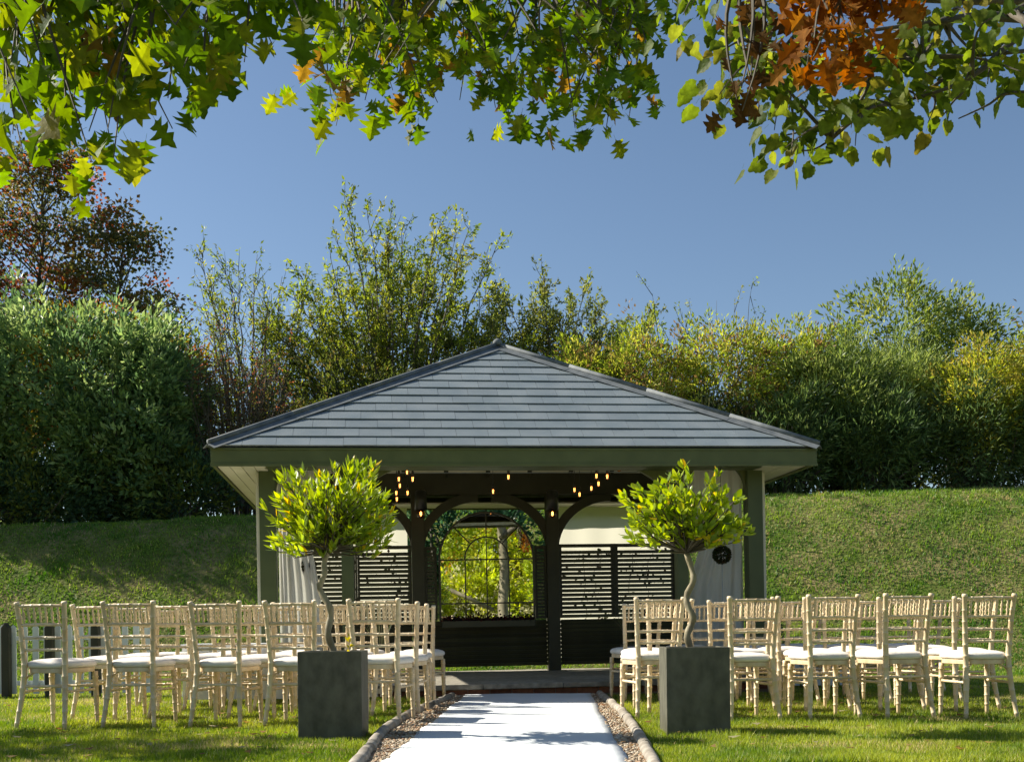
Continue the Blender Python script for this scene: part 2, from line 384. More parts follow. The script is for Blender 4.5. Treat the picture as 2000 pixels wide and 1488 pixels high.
# carpet: thin sheet with slight waves
ny_, nx_ = 260, 22; V = []
for i in range(ny_):
    y = 4.6+(11.56-4.6)*i/(ny_-1)
    for j in range(nx_):
        x = carp(0, y)+(carp(1, y)-carp(0, y))*j/(nx_-1)
        V.append((x+.009*math.sin(y*3.1+j)*(j in (0, nx_-1)), y, .030+.004*math.sin(y*5.3+x*1.3)+.0028*math.sin(y*17+x*3)+.003*math.sin(y*29-x*5)*math.sin(x*4+y)**2))
ff = [(i*nx_+j, i*nx_+j+1, (i+1)*nx_+j+1, (i+1)*nx_+j) for i in range(ny_-1) for j in range(nx_-1)]
mbc = MB(); mbc.add(V, ff); o = mbc.build('carpet', M['carpet'], smooth=True)
sm = o.modifiers.new('thick', 'SOLIDIFY'); sm.thickness = .008
tag(o, 'long white aisle runner laid down the middle to the pavilion', 'carpet')

# ------------------------------------------------------------------ pavilion
PHI = R(7); BM = Matrix.Translation((.08, 11.9, 0)) @ Matrix.Rotation(PHI, 4, 'Z') @ Matrix.Rotation(R(-.45), 4, 'Y')
pav = empty('garden_pavilion', label='open-sided timber pavilion with slate hipped roof and olive green fascia', cat='pavilion'); pav.matrix_world = BM
FZ = .13     # floor level
UW = 2.58; V1 = 3.0
EU, EV0, EV1 = 3.06, -.62, 3.66   # eaves
ZF0, ZF1 = 2.33, 2.50             # fascia bottom and top
AP = Vector((0, 1.52, 4.03))
# floor platform: stone slabs on a brick course
core = MB().box(-2.86, 2.86, -.20, V1+.38, -.05, .072); core.build('platform_core', M['mortar'], pav)
for i in range(7):
    a = -2.92+i*5.84/7
    MB().box(a+.003, a+5.84/7-.003, -.27, .35, .076, FZ+random.uniform(-.001, .001)).build('paving_slab', M['stone'], pav, bevel=.006)
for j in range(4):
    for i in range(5):
        a = -2.92+i*5.84/5; b = .353+j*.77
        MB().box(a+.003, a+5.84/5-.003, b+.003, b+.767, .076, FZ).build('paving_slab', M['stone'], pav)
for i in range(25):
    a = -2.86+i*.2288
    MB().box(a+.005, a+.2238, -.222, -.205, .008, .070).build('brick', M['brick'], pav)
# posts
def post(u, v, w=.15, z0=FZ, z1=2.5, mat='post', name='post', d=None):
    d = d or w
    return MB().box(u-w/2, u+w/2, v-d/2, v+d/2, z0, z1).build(name, M[mat], pav, bevel=.006)
for u in (-UW, UW): post(u, 0, .165)
for u in (-1.78, 1.78): post(u, .02, .125)
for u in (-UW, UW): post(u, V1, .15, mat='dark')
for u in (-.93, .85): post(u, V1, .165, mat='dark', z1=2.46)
# pale corner trims outside front posts
for sg in (-1, 1): MB().box(sg*(UW+.085), sg*(UW+.115), -.06, .05, FZ, 2.33).build('corner_trim', M['cream'], pav)
# beams
MB().box(-UW-.09, UW+.09, -.06, .06, 2.50, 2.68).build('front_beam', M['green'], pav)
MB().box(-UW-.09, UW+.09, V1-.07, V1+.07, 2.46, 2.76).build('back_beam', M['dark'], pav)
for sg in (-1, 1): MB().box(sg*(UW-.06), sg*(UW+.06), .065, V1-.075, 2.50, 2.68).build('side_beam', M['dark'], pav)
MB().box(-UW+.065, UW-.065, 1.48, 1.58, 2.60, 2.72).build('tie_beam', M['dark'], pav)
# braces
def brace(u_edge, sgn, v, a, b, zt, t, mat, th=.06):
    # u_edge: face of the column; sgn: direction in which the brace leaves it
    uc = u_edge+sgn*a; zs = zt-b; N = 14; inn = []; out = []
    for i in range(N+1):
        th_ = PI/2*i/N; c, s_ = math.cos(th_), math.sin(th_)
        inn.append((uc-sgn*a*c, v-th/2, zs+b*s_)); out.append((max(min(uc-sgn*(a+t)*c, 99), -99), v-th/2, zs+(b+t)*s_))
    MB().strip(inn, out, (0, th, 0)).build('arch_brace', M[mat], pav)
for uc in (-1.78, 1.78):
    for sg in (-1, 1):
        aa = .92 if sg*uc < 0 else .33
        brace(uc+sg*.0625, sg, .02, aa, .62 if aa > .5 else .33, 2.47, .16, 'green', .07)
for sg in (-1, 1): brace(sg*(UW-.0825), -sg, .02, .33, .33, 2.47, .14, 'green', .07)
for uc in (-.93, .85):
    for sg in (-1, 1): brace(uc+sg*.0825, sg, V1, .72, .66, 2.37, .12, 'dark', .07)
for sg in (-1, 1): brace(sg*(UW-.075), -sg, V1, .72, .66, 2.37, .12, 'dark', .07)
# fascia boards with a lower moulding
def boxl(n, *a, mat='green', bev=0): return MB().box(*a).build(n, M[mat], pav, bevel=bev)
boxl('fascia_board', -EU, EU, EV0, EV0+.025, ZF0, ZF1, bev=.003)
boxl('fascia_board', -EU, EU, EV1-.025, EV1, ZF0, ZF1)
boxl('fascia_board', -EU, -EU+.025, EV0+.028, EV1-.028, ZF0, ZF1)
boxl('fascia_board', EU-.025, EU, EV0+.028, EV1-.028, ZF0, ZF1)
boxl('fascia_moulding', -EU-.004, EU+.004, EV0-.012, EV0-.002, ZF0-.012, ZF0+.016)
boxl('fascia_moulding', -EU-.004, EU+.004, EV0-.014, EV0-.002, ZF1-.022, ZF1-.004)
# soffit boards
zz = ZF0+.02
k = 0
for sg in (-1, 1):
    a0 = UW-.02; wd = (EU-.028-a0)/4
    for i in range(4):
        x0, x1 = sg*(a0+i*wd+.004), sg*(a0+(i+1)*wd-.004)
        MB().box(min(x0, x1), max(x0, x1), EV0+.03, EV1-.03, zz+.0015*(i % 2), zz+.02).build('soffit_board', M['cream'], pav)
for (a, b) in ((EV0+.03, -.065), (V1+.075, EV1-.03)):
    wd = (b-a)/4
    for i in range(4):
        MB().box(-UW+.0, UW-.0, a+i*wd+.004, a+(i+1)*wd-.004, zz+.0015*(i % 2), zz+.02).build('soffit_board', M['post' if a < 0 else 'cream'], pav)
# inner lining (underside of the roof), sloping boards
lin = MB(); A2 = AP-Vector((0, 0, .10)); cz = ZF1+.03
cs = [Vector((-UW-.05, -.02, cz+.13)), Vector((UW+.05, -.02, cz+.13)), Vector((UW+.05, V1+.02, cz+.13)), Vector((-UW-.05, V1+.02, cz+.13))]
for i in range(4): lin.add([cs[i], cs[(i+1) % 4], A2], [(0, 2, 1)])
lin.build('ceiling_lining', M['cream'], pav)
# rafters under the ceiling
for i in range(9):
    u = -2.2+i*.55
    f_ = 1-abs(u)/(UW+.05)
    for (v0, vs) in ((-.02, 1), (V1+.02, -1)):
        p0 = Vector((u, v0, cz+.10)); p1 = Vector((u, v0+vs*f_*(1.5), cz+.10+f_*(A2.z-cz-.13)))
        MB().tube([p0, p1], .03, 4).build('rafter', M['dark'], pav)

# slate slopes
def clip_tri(poly, a, b):     # keep the side left of a->b (2D)
    out = []
    for i in range(len(poly)):
        p, q = poly[i], poly[(i+1) % len(poly)]
        sp = (b[0]-a[0])*(p[1]-a[1])-(b[1]-a[1])*(p[0]-a[0]); sq = (b[0]-a[0])*(q[1]-a[1])-(b[1]-a[1])*(q[0]-a[0])
        if sp >= 0: out.append(p)
        if (sp > 0 > sq) or (sp < 0 < sq):
            t_ = sp/(sp-sq); out.append((p[0]+(q[0]-p[0])*t_, p[1]+(q[1]-p[1])*t_))
    return out
def slope(e0, e1, apex, rows, tw, joined):
    e0, e1, apex = Vector(e0), Vector(e1), Vector(apex)
    ux = (e1-e0); L = ux.length; ux.normalize(); foot = e0+ux*((apex-e0).dot(ux)); vy = (apex-foot); H = vy.length; vy.normalize(); nz = ux.cross(vy)
    ax = (foot-e0).length; ex = H/rows; mb = MB()
    P3 = lambda x, y, h: e0+ux*x+vy*y+nz*h
    for rI in range(rows):
        y0, y1 = rI*ex, (rI+1)*ex+.012; off = (rI % 2)*tw/2+random.uniform(-.02, .02)
        k0 = int(-1); x = -off-tw
        while x < L+tw:
            j = .0014; poly = [(x+j, y0), (x+tw-j, y0), (x+tw-j, y1), (x+j, y1)]
            poly = clip_tri(poly, (0, 0), (L, 0)); 
            if len(poly) > 2: poly = clip_tri(poly, (L, 0), (ax, H))
            if len(poly) > 2: poly = clip_tri(poly, (ax, H), (0, 0))
            if len(poly) > 2:
                lift = random.uniform(0, .0025)
                top = [P3(px, py, .022-.013*(py-y0)/ex+lift) for px, py in poly]; bot = [q-nz*.011 for q in top]
                T = mb if joined else MB()
                nn = len(poly); T.add(top+bot, [tuple(range(nn)), tuple(range(nn, 2*nn))[::-1]]+[(i, nn+i, nn+(i+1) % nn, (i+1) % nn) for i in range(nn)])
                if not joined: T.build('roof_tile', M['slate'], pav)
            x += tw
    base = MB(); base.add([e0, e1, apex], [(0, 1, 2)]); base.build('roof_deck', M['lead'], pav)
    if joined: tag(mb.build('roof_tiles', M['slate'], pav), kind='stuff')
g = .02; zt = ZF1+.004
c0, c1_, c2_, c3 = (-EU-g, EV0-g, zt), (EU+g, EV0-g, zt), (EU+g, EV1+g, zt), (-EU-g, EV1+g, zt)
slope(c0, c1_, AP, 13, .325, False)
slope(c1_, c2_, AP, 16, .325, True); slope(c2_, c3, AP, 13, .325, True); slope(c3, c0, AP, 16, .325, True)
# hip flashings: two lead wings and a roll, in lengths
for c in (c0, c1_, c2_, c3):
    c = Vector(c); d = (AP-c); L = d.length; d.normalize()
    nseg = 4
    for i in range(nseg):
        a = c+d*(L*i/nseg-.0*i); b = c+d*(L*(i+1)/nseg)
        up = Vector((0, 0, 1)); sidev = d.cross(up).normalized()
        # wings follow the two slopes
        for sg in (-1, 1):
            sv = sidev*sg
            # direction lying in the adjacent roof plane, away from the hip
            if abs(sv.x*c.x) > 0: pass
            e = Vector((-math.copysign(1, c.x), 0, 0)) if (sv.x*-math.copysign(1, c.x)) > 0 else Vector((0, -math.copysign(1, c.y-AP.y), 0))
            e = (e-d*e.dot(d)).normalized()
            nrm = e.cross(d).normalized(); 
            if nrm.z < 0: nrm = -nrm
            w_ = .105; h_ = .030+.002*(i % 2)
            q = [a+nrm*h_, b+nrm*h_, b+nrm*h_+e*w_, a+nrm*h_+e*w_]
            MB().ext(q, -nrm*.006).build('lead_flashing', M['lead'], pav)
        MB().tube([a+up*.045, b+up*.045], .027, 10).build('hip_roll', M['lead'], pav, smooth=True)
MB().lathe([(.001, -.02), (.06, -.02), (.055, .03), (.02, .06), (.001, .065)], (AP.x, AP.y, AP.z+.05), 12).build('roof_cap', M['lead'], pav, smooth=True)

# slatted screens in the back bays: frame part with slats as its children
def screen(u0, u1, z0, z1, pitch=.0565, sh=.0445, v=V1-.01):
    fr = MB(); fr.box(u0, u0+.03, v-.025, v+.025, z0, z1); fr.box(u1-.03, u1, v-.025, v+.025, z0, z1); fr.box(u0+.03, u1-.03, v-.025, v+.025, z1-.045, z1-.001)
    o = fr.build('screen_frame', M['dark'], pav)
    n_ = int((z1-z0-.05)/pitch)
    me = MB().box(u0+.03, u1-.03, -.008, .008, 0, sh).mesh('slat', M['darkslat'])
    for i in range(n_):
        s_ = obj('slat', me, o); s_.location = (0, v, z0+i*pitch)
    return o
ZS0, ZS1 = .82, 1.80
for (a, b) in ((.94, 1.67), (1.70, 2.50), (-1.72, -1.02), (-2.50, -1.75)): screen(a, b, ZS0, ZS1)
screen(-.845, -.69, ZS0, 1.78, .045, .034); screen(.61, .765, ZS0, 1.78, .045, .034)
for (a, b) in ((1.672, 1.698), (-1.748, -1.722)): MB().box(a, b, V1-.04, V1+.01, ZS0, ZS1).build('mullion', M['dark'], pav)
# solid horizontal boards below
def planks(u0, u1, z0, z1, nP, v=V1-.02):
    h = (z1-z0)/nP; me = MB().hexa([(u0, -.004, 0), (u1, -.004, 0), (u1, .010, 0), (u0, .010, 0)], [(u0, -.022, h-.014), (u1, -.022, h-.014), (u1, .010, h-.014), (u0, .010, h-.014)]).mesh('board', M['darkslat'])
    bk = MB().box(u0+.01, u1-.01, v+.012, v+.022, z0, z1).build('board_backing', M['dark'], pav)
    for i in range(nP):
        s_ = obj('board', me, bk); s_.location = (0, v-.004*(i % 2), z0+i*h)
planks(-.845, .765, .20, .80, 11); planks(.94, 2.50, .20, .80, 11); planks(-2.50, -1.02, .20, .80, 11)

def put(o, u, v, w, rz=0):
    o.matrix_world = BM @ Matrix.Translation((u, v, w)) @ Matrix.Rotation(rz, 4, 'Z'); return o
# canvas blinds outside the side bays
for (a, b, lab) in ((.97, 2.60, 'cream canvas blind glowing behind the right slatted screen'), (-2.60, -1.05, 'cream canvas blind glowing behind the left slatted screen')):
    e = put(empty('canvas_blind', label=lab, cat='blind', group='canvas blinds behind the slatted screens'), 0, 0, 0)
    nb = 24; Vv = []; fs = []
    for j in range(12):
        for i in range(nb+1):
            u = a+(b-a)*i/nb; Vv.append((u, EV1-.14+.003*math.sin(u*14)+.004*math.sin(j*1.3+u*5), .25+(2.45-.25)*j/11))
    for j in range(11):
        for i in range(nb): fs.append((j*(nb+1)+i, j*(nb+1)+i+1, (j+1)*(nb+1)+i+1, (j+1)*(nb+1)+i))
    mb = MB(); mb.add(Vv, fs); mb.build('cloth', M['blind'], e, smooth=True)
    MB().tube([(a, EV1-.14, .25), (b, EV1-.14, .25)], .014, 8).build('bottom_bar', M['black'], e)

# arched garden mirror
mc, mr_ = -.045, .615; mz0, mzs = .815, 1.60
mir = put(empty('arched_garden_mirror', label='arched window-style garden mirror with metal glazing bars, centre back', cat='mirror'), mc, V1-.16, 0, R(-5.3))
def archpts(r_, zs, z0, N=28, y=0):
    return [(r_, y, z0)]+[(r_*math.cos(PI*i/N), y, zs+r_*math.sin(PI*i/N)) for i in range(N+1)]+[(-r_, y, z0)]
MB().ext(archpts(mr_-.01, mzs, mz0+.01), (0, .006, 0)).build('mirror_pane', M['mirror'], mir)
MB().strip(archpts(mr_-.014, mzs, mz0, y=-.012), archpts(mr_+.012, mzs, mz0, y=-.012), (0, .028, 0)).build('frame', M['rust'], mir)
MB().box(-mr_-.012, mr_+.012, -.014, .018, mz0-.03, mz0+.004).build('bottom_rail', M['rust'], mir)
for z in (mzs-.01, 1.02): MB().box(-mr_+.014, mr_-.014, -.009, -.001, z, z+.018).build('glazing_bar', M['rust'], mir)
for x in (-.28, 0, .29): MB().box(x-.008, x+.008, -.011, -.003, mz0, mzs-.012).build('glazing_bar', M['rust'], mir)
MB().strip([(.275*math.cos(PI*i/20), -.010, mzs+.008+.275*math.sin(PI*i/20)) for i in range(21)], [(.293*math.cos(PI*i/20), -.010, mzs+.008+.293*math.sin(PI*i/20)) for i in range(21)], (0, .008, 0)).build('glazing_bar', M['rust'], mir)
for an in (45, 90, 135):
    c, s_ = math.cos(R(an)), math.sin(R(an))
    MB().tube([(.293*c, -.006, mzs+.293*s_), ((mr_-.014)*c, -.006, mzs+(mr_-.014)*s_)], .008, 4).build('glazing_bar', M['rust'], mir)
MB().tube([(0.0, -.007, mzs+.008), (0, -.007, mzs+.275)], .006, 4).build('glazing_bar', M['rust'], mir)

# curtains
def curtain(u0, u1, v, z0, z1, pinch, side, label):
    e = put(empty('curtain', label=label, cat='curtain', group='curtains tied back at the front corners'), 0, 0, 0)
    nu, nz = 60, 36; Vv = []; fs = []
    for j in range(nz+1):
        t_ = j/nz; z = z0+(z1-z0)*t_
        pz = (1.60-z0)/(z1-z0); k_ = math.exp(-((t_-pz)/.16)**2)*pinch
        for i in range(nu+1):
            s_ = i/nu; uc = u0+(u1-u0)*s_; anchor = u0 if side < 0 else u1
            u = uc+(anchor-uc)*k_*.55
            A = .022*(1+k_*.8)
            Vv.append((u, v+A*math.sin(s_*31+.4*math.sin(t_*3))+.012*math.sin(s_*11+t_*2), z))
    for j in range(nz):
        for i in range(nu): a = j*(nu+1)+i; fs.append((a, a+1, a+nu+2, a+nu+1))
    mb = MB(); mb.add(Vv, fs); mb.build('cloth', M['curtain'], e, smooth=True)
    MB().tube([(u0-.02, v, z1+.01), (u1+.02, v, z1+.01)], .012, 8).build('rail', M['black'], e)
curtain(-2.49, -2.06, .12, .16, 2.40, .35, -1, 'grey-white curtain hanging inside the left front post')
curtain(1.86, 2.49, .12, .16, 2.40, .45, 1, 'grey-white curtain hanging inside the right front post')

# foliage helpers --------------------------------------------------
def frames(D, r, roll=None):
    D = D/np.linalg.norm(D, axis=1, keepdims=True)
    a = r.normal(size=D.shape) if roll is None else roll
    a = a-(a*D).sum(1, keepdims=True)*D; a /= np.linalg.norm(a, axis=1, keepdims=True)+1e-9
    return D, a, np.cross(D, a)
def leaves(name, P, D, L, Wd, C, mat, r, roll=None, fold=.25, parent=None):
    """rhombic folded leaves: base at P, pointing along D, length L, width Wd, colour C"""
    n = len(P); D, A, B = frames(D, r, roll)
    L = np.broadcast_to(L, (n,))[:, None]; Wd = np.broadcast_to(Wd, (n,))[:, None]
    V = np.empty((n, 4, 3)); V[:, 0] = P; V[:, 1] = P+D*L*.45+A*Wd*.5+B*Wd*fold; V[:, 2] = P+D*L-B*Wd*fold*.4; V[:, 3] = P+D*L*.45-A*Wd*.5+B*Wd*fold
    V = V.reshape(-1, 3); i4 = 4*np.arange(n)[:, None]
    Fc = np.concatenate([i4+[[0, 1, 2]], i4+[[0, 2, 3]]], 1).reshape(-1, 3)
    return obj(name, big_mesh(name, V, Fc, mat, np.repeat(C, 4, 0)), parent)
def pick(pal, n, r, wts=None, j=.22):
    pal = np.array(pal); i = r.choice(len(pal), n, p=wts); return pal[i]*r.uniform(1-j, 1+j, (n, 1))
def clump_points(ells, nc, nl, r, shell=.55, jitter=.22, top_bias=0):
    """clumps near the surface of ellipsoids; returns leaf base, direction and clump index"""
    vol = np.array([e[3]*e[5]+e[3]*e[4]*.3 for e in ells]); cnt = r.multinomial(nc, vol/vol.sum()); Cs = []; Ns = []
    for e, k in zip(ells, cnt):
        d = r.normal(size=(k, 3)); d[:, 1] -= .35; d /= np.linalg.norm(d, axis=1, keepdims=True)
        wob = 1+.14*np.sin(d[:, 0]*7+e[0])+.14*np.sin(d[:, 2]*8+e[1]*2+d[:, 1]*5)+.11*np.sin(d[:, 0]*15+d[:, 2]*13)
        rad = np.power(r.uniform(shell**3, 1, k), 1/3)*wob
        Cs.append(np.array(e[:3])+d*np.array(e[3:6])*rad[:, None]); Ns.append(d)
    Cc = np.concatenate(Cs); N = np.concatenate(Ns); ci = np.repeat(np.arange(len(Cc)), nl)
    off = r.normal(size=(len(ci), 3)); off /= np.linalg.norm(off, axis=1, keepdims=True); off *= np.power(r.random((len(ci), 1)), .5)*jitter
    D = off/jitter*.9+N[ci]*.7+r.normal(size=off.shape)*.35+np.array([0, 0, .25])
    return Cc[ci]+off, D, ci, len(Cc)
def stems(mb, base, tips, r0, r, n=4, k=6, sag=.0):
    for tp_ in tips:
        b = Vector(base)+Vector(r.normal(size=3)*np.array([.12, .08, 0])); tpv = Vector(tp_); mid = (b+tpv)*.5+Vector(r.normal(size=3)*.12*(tpv-b).length*.4)+Vector((0, 0, sag))
        pts = []
        for i in range(k+1):
            t_ = i/k; pts.append(b*(1-t_)**2+mid*2*t_*(1-t_)+tpv*t_*t_)
        mb.tube(pts, [r0*(1-.85*i/k) for i in range(k+1)], n, caps=False)

def shrub(name, label, cat, ells, nc, nl, L, Wd, pal, mat='leaf', seed=0, shell=.55, jitter=.22, wts=None, group=None, crownname='crown', bark='darkbark', nst=14, dark=True):
    r = np.random.default_rng(seed); cx = np.mean([e[0] for e in ells]); cy = np.mean([e[1] for e in ells]); gz = float(ground_z(cx, cy))
    root = empty(name, (0, 0, 0), label=label, cat=cat, group=group); root.location = (cx, cy, gz); off = np.array([cx, cy, gz])
    P, D, ci, ncl = clump_points(ells, nc, nl, r, shell, jitter)
    base = pick(pal, ncl, r, wts, .12)[ci]; C = base*r.uniform(.7, 1.3, (len(P), 1))
    k = P[:, 2] > ground_z(P[:, 0], P[:, 1]) ; P, D, C = P[k]-off, D[k], C[k]; n = len(P)
    o = leaves(crownname, P, D, L*r.uniform(.7, 1.25, n), Wd*r.uniform(.7, 1.2, n), C, M[mat], r, parent=root)
    mb = MB()
    for e in ells:
        tips = [np.array(e[:3])+r.normal(size=3)*np.array(e[3:6])*.45-off for _ in range(nst)]
        stems(mb, (e[0]-cx, e[1]-cy, float(ground_z(e[0], e[1]))-gz-.05), tips, .035, r)
    tag(mb.build('stems', M[bark], root), kind='stuff')
    return root

GH = 'shrubs and trees along the top of the bank'
LAUREL = [(.11, .19, .075), (.16, .26, .095), (.22, .32, .10), (.08, .15, .055), (.28, .37, .14)]
shrub('laurel_bush', 'large dark green broad-leaved bush filling the left bank top', 'bush',
      [(-8.7, 21.9, 4.9, 2.6, 1.7, 2.2), (-7.2, 21.5, 4.1, 1.5, 1.2, 1.4), (-6.8, 21.7, 5.3, 1.0, 1.1, 1.2)], 2300, 16, .15, .062, LAUREL, 'leafg', 21, .7, .19, group=GH, nst=16)
shrub('laurel_bush', 'tallest dark green bush cut by the left edge of the photo', 'bush',
      [(-11.4, 21.6, 5.0, 1.8, 1.5, 2.6), (-13.6, 21.4, 4.4, 1.6, 1.4, 1.8), (-10.3, 21.2, 3.9, 1.0, .9, 1.0)], 2000, 15, .15, .062, LAUREL, 'leafg', 22, .7, .19, group=GH)
shrub('laurel_bush', 'low dark undergrowth at the foot of the left bushes', 'bush',
      [(-8.9, 20.9, 3.2, 1.7, .7, .7), (-6.2, 21.1, 3.3, 1.3, .6, .8), (-11.6, 20.8, 3.1, 1.7, .7, .8)], 900, 14, .13, .05, [(.05, .10, .05), (.07, .13, .05), (.14, .17, .03)], 'leafg', 23, .6, .18, group=GH)
shrub('laurel_bush', 'dark green bush behind the pavilion, seen through the middle arch above the mirror', 'bush', [(-1.1, 18.3, 2.3, 1.7, .6, 1.0)], 420, 15, .13, .055, [(.06, .15, .075), (.09, .19, .09), (.04, .10, .05)], 'leafg', 25, .6, .18, group=GH)
YT = [(.16, .20, .025), (.26, .25, .03), (.32, .22, .03), (.10, .14, .025), (.26, .11, .04)]
shrub('yellowing_shrub', 'yellow-green shrub with reddish tips above the dark laurel', 'shrub',
      [(-8.4, 23.2, 6.0, 1.5, 1.2, 1.35), (-10.2, 23, 5.7, 1.3, 1.2, 1.3), (-6.9, 23.3, 5.6, .9, 1.0, 1.2)], 1500, 15, .11, .045, YT, 'leaf', 24, .6, .2, group=GH)
# autumn trees at the far left: trunk, limbs, clumpy sparse crowns
AUT = [(.09, .10, .03), (.13, .13, .035), (.18, .11, .035), (.26, .10, .035), (.06, .08, .03)]
def tree(name, label, x, y, ztop, rad, pal, seed, nc, nl, L, Wd, spread=1.0, zb=None, trunk_r=.12, mat='leafthin', flat=.8, wts=None):
    r = np.random.default_rng(seed); gz = float(ground_z(x, y)); root = empty(name, (x, y, gz), label=label, cat='tree', group=GH)
    H = ztop-gz; zb = (zb-gz) if zb else H*.35
    mb = MB(); wob = r.normal(size=(8, 2))*.06*H/8
    pts = [(float(wob[:i, 0].sum()), float(wob[:i, 1].sum()), -.1+H*.93*i/7) for i in range(8)]
    mb.tube(pts, [trunk_r*(1-.85*i/7) for i in range(8)], 7); mb.build('trunk', M['darkbark'], root, smooth=True)
    lb = MB(); ends = []
    for i in range(nc):
        t_ = r.uniform(zb/H, .98); z = H*t_
        env = rad*math.sin(PI*min(1, (1-t_)/(1-zb/H)*.55+.12))**.8
        a = r.uniform(0, 2*PI); rr = env*math.sqrt(r.uniform(.08, 1)); c = np.interp(z/(H*.93)*7, range(8), [p_[0] for p_ in pts])
        e = np.array([c+math.cos(a)*rr*spread, math.sin(a)*rr, z+rr*.35]); ends.append(e)
        if i % 2 == 0:
            s_ = Vector((c, 0, max(z-rr*.6, .3))); m_ = (s_+Vector(e))*.5+Vector((0, 0, .05*rr)); lb.tube([s_, m_, Vector(e)], [.025, .015, .005], 3, caps=False)
    lb.build('limbs', M['darkbark'], root)
    E = np.array(ends); ci = np.repeat(np.arange(nc), nl); off = r.normal(size=(len(ci), 3))*np.array([.20, .20, .12])
    D = off+r.normal(size=off.shape)*.15+np.array([0, 0, .02]); C = pick(pal, nc, r, wts, .15)[ci]*r.uniform(.7, 1.3, (len(ci), 1))
    leaves('crown', E[ci]+off, D, L*r.uniform(.6, 1.2, len(ci)), Wd*r.uniform(.7, 1.2, len(ci)), C, M[mat], r, parent=root)
    return root
tree('autumn_tree', 'tall thin-leaved tree turning brown at the far left skyline', -11.9, 28, 12.6, 1.85, AUT, 31, 230, 56, .13, .085, zb=5.5)
tree('autumn_tree', 'shorter brownish tree right of the tall one at far left', -9.6, 28, 11.0, 1.4, AUT, 32, 150, 56, .13, .085, zb=5.5, wts=[.4, .3, .1, .05, .15])
tree('autumn_tree', 'brown-green tree cut by the left edge of the photo', -14.2, 27, 11.0, 1.9, AUT, 33, 220, 30, .13, .085, zb=5.0)

# fan-shaped multi-stem shrubs: many upright curved stems with small leaves near the ends
def fan(name, label, x, y, ztop, half, pal, seed, nst, ntw, nl, L=.085, Wd=.03, lean=0.0, base_spread=.5, bare=.45, cat='tree', brown=0.0, mat='leafthin', stem_r=.04):
    r = np.random.default_rng(seed); gz = float(ground_z(x, y)); root = empty(name, (x, y, gz), label=label, cat=cat, group=GH); H = ztop-gz
    mb = MB(); tw = MB(); LP = []; LD = []; LC = []
    for i in range(nst):
        s_ = (i+r.uniform(.1, .9))/nst*2-1; th = s_*R(88); hw, hz = half, H*.62; zc = H-hz
        e0 = Vector((math.sin(th)*hw, 0, zc+math.cos(th)**.9*hz)); q_ = 1-.45*r.random()**1.3
        b = Vector((s_*base_spread+r.normal()*.08, r.normal()*.25, -.05)); e = Vector((e0.x*q_+lean+r.normal()*.12, r.normal()*.75, max(H*.25, e0.z*(.35+.65*q_))))
        c = Vector((b.x+(e.x-b.x)*.30+r.normal()*.08, b.y*.5+e.y*.3, b.z+(e.z-b.z)*.62)); hh = e.z
        N = 9; pts = [b*(1-t_)**2+c*2*t_*(1-t_)+e*t_*t_ for t_ in [k/N for k in range(N+1)]]
        pts = [p_+Vector(r.normal(size=3)*.035) if 0 < k < N else p_ for k, p_ in enumerate(pts)]
        mb.tube(pts, [stem_r*(1-.88*k/N)*r.uniform(.8, 1.1) for k in range(N+1)], 4, caps=False)
        for j in range(ntw):
            t_ = r.uniform(.28, 1.0); k = min(int(t_*N), N-1); p0 = pts[k].lerp(pts[k+1], t_*N-k)
            ax = (pts[k+1]-pts[k]).normalized(); dr = (ax*1.0+Vector(r.normal(size=3)*.55)+Vector((s_*.45, 0, .1))).normalized(); ln = r.uniform(.35, .95)*(1.15-.5*t_)
            q = [p0, p0+dr*ln*.5+Vector(r.normal(size=3)*.03), p0+dr*ln+Vector((0, 0, .03))]
            tw.tube(q, [.008, .0055, .0025], 3, caps=False)
            m_ = int(nl*(.35+.65*(t_ > bare))*r.uniform(.4, 1.4)) if t_ > bare*.6 else int(nl*.15)
            for _ in range(m_):
                u_ = r.uniform(.25, 1.02); p_ = q[0].lerp(q[2], u_); LP.append(p_+Vector(r.normal(size=3)*.035)); LD.append(dr*.5+Vector(r.normal(size=3)*.6)+Vector((0, 0, -.05)))
                LC.append(j+i*ntw)
    mb.build('stems', M['darkbark'], root); tag(tw.build('twigs', M['darkbark'], root), kind='stuff')
    P = np.array(LP); D = np.array(LD); ci = np.array(LC); C = pick(pal, nst*ntw, r, None, .15)[ci]*r.uniform(.7, 1.3, (len(P), 1))
    leaves('crown', P, D, L*r.uniform(.6, 1.3, len(P)), Wd*r.uniform(.7, 1.3, len(P)), C, M[mat], r, parent=root)
    return root
LT = [(.17, .23, .035), (.23, .29, .04), (.12, .18, .03), (.27, .29, .05)]
fan('fan_shaped_tree', 'tall many-stemmed tree fanning out above the roof, sparse light green leaves', -2.4, 24, 9.2, 3.0, LT, 41, 90, 30, 20, L=.11, Wd=.042, base_spread=.5)
fan('sparse_tree', 'thin-stemmed sparse shrub tree between the laurel and the fan-shaped tree', -5.5, 24.3, 9.0, 1.75, LT, 42, 50, 20, 12, L=.11, Wd=.036, base_spread=.5)
fan('domed_shrub', 'low domed olive green shrub right behind the roof peak', .9, 24, 7.9, 2.7, [(.15, .19, .04), (.20, .22, .05), (.12, .15, .035)], 43, 64, 26, 24, L=.11, Wd=.04, base_spread=1.0, bare=.25)
fan('arching_shrub', 'feathery arching shrub right of the roof peak with long shoots', 2.6, 24, 7.0, 1.9, LT, 44, 34, 20, 24, L=.09, Wd=.032, base_spread=1.0, bare=.2)
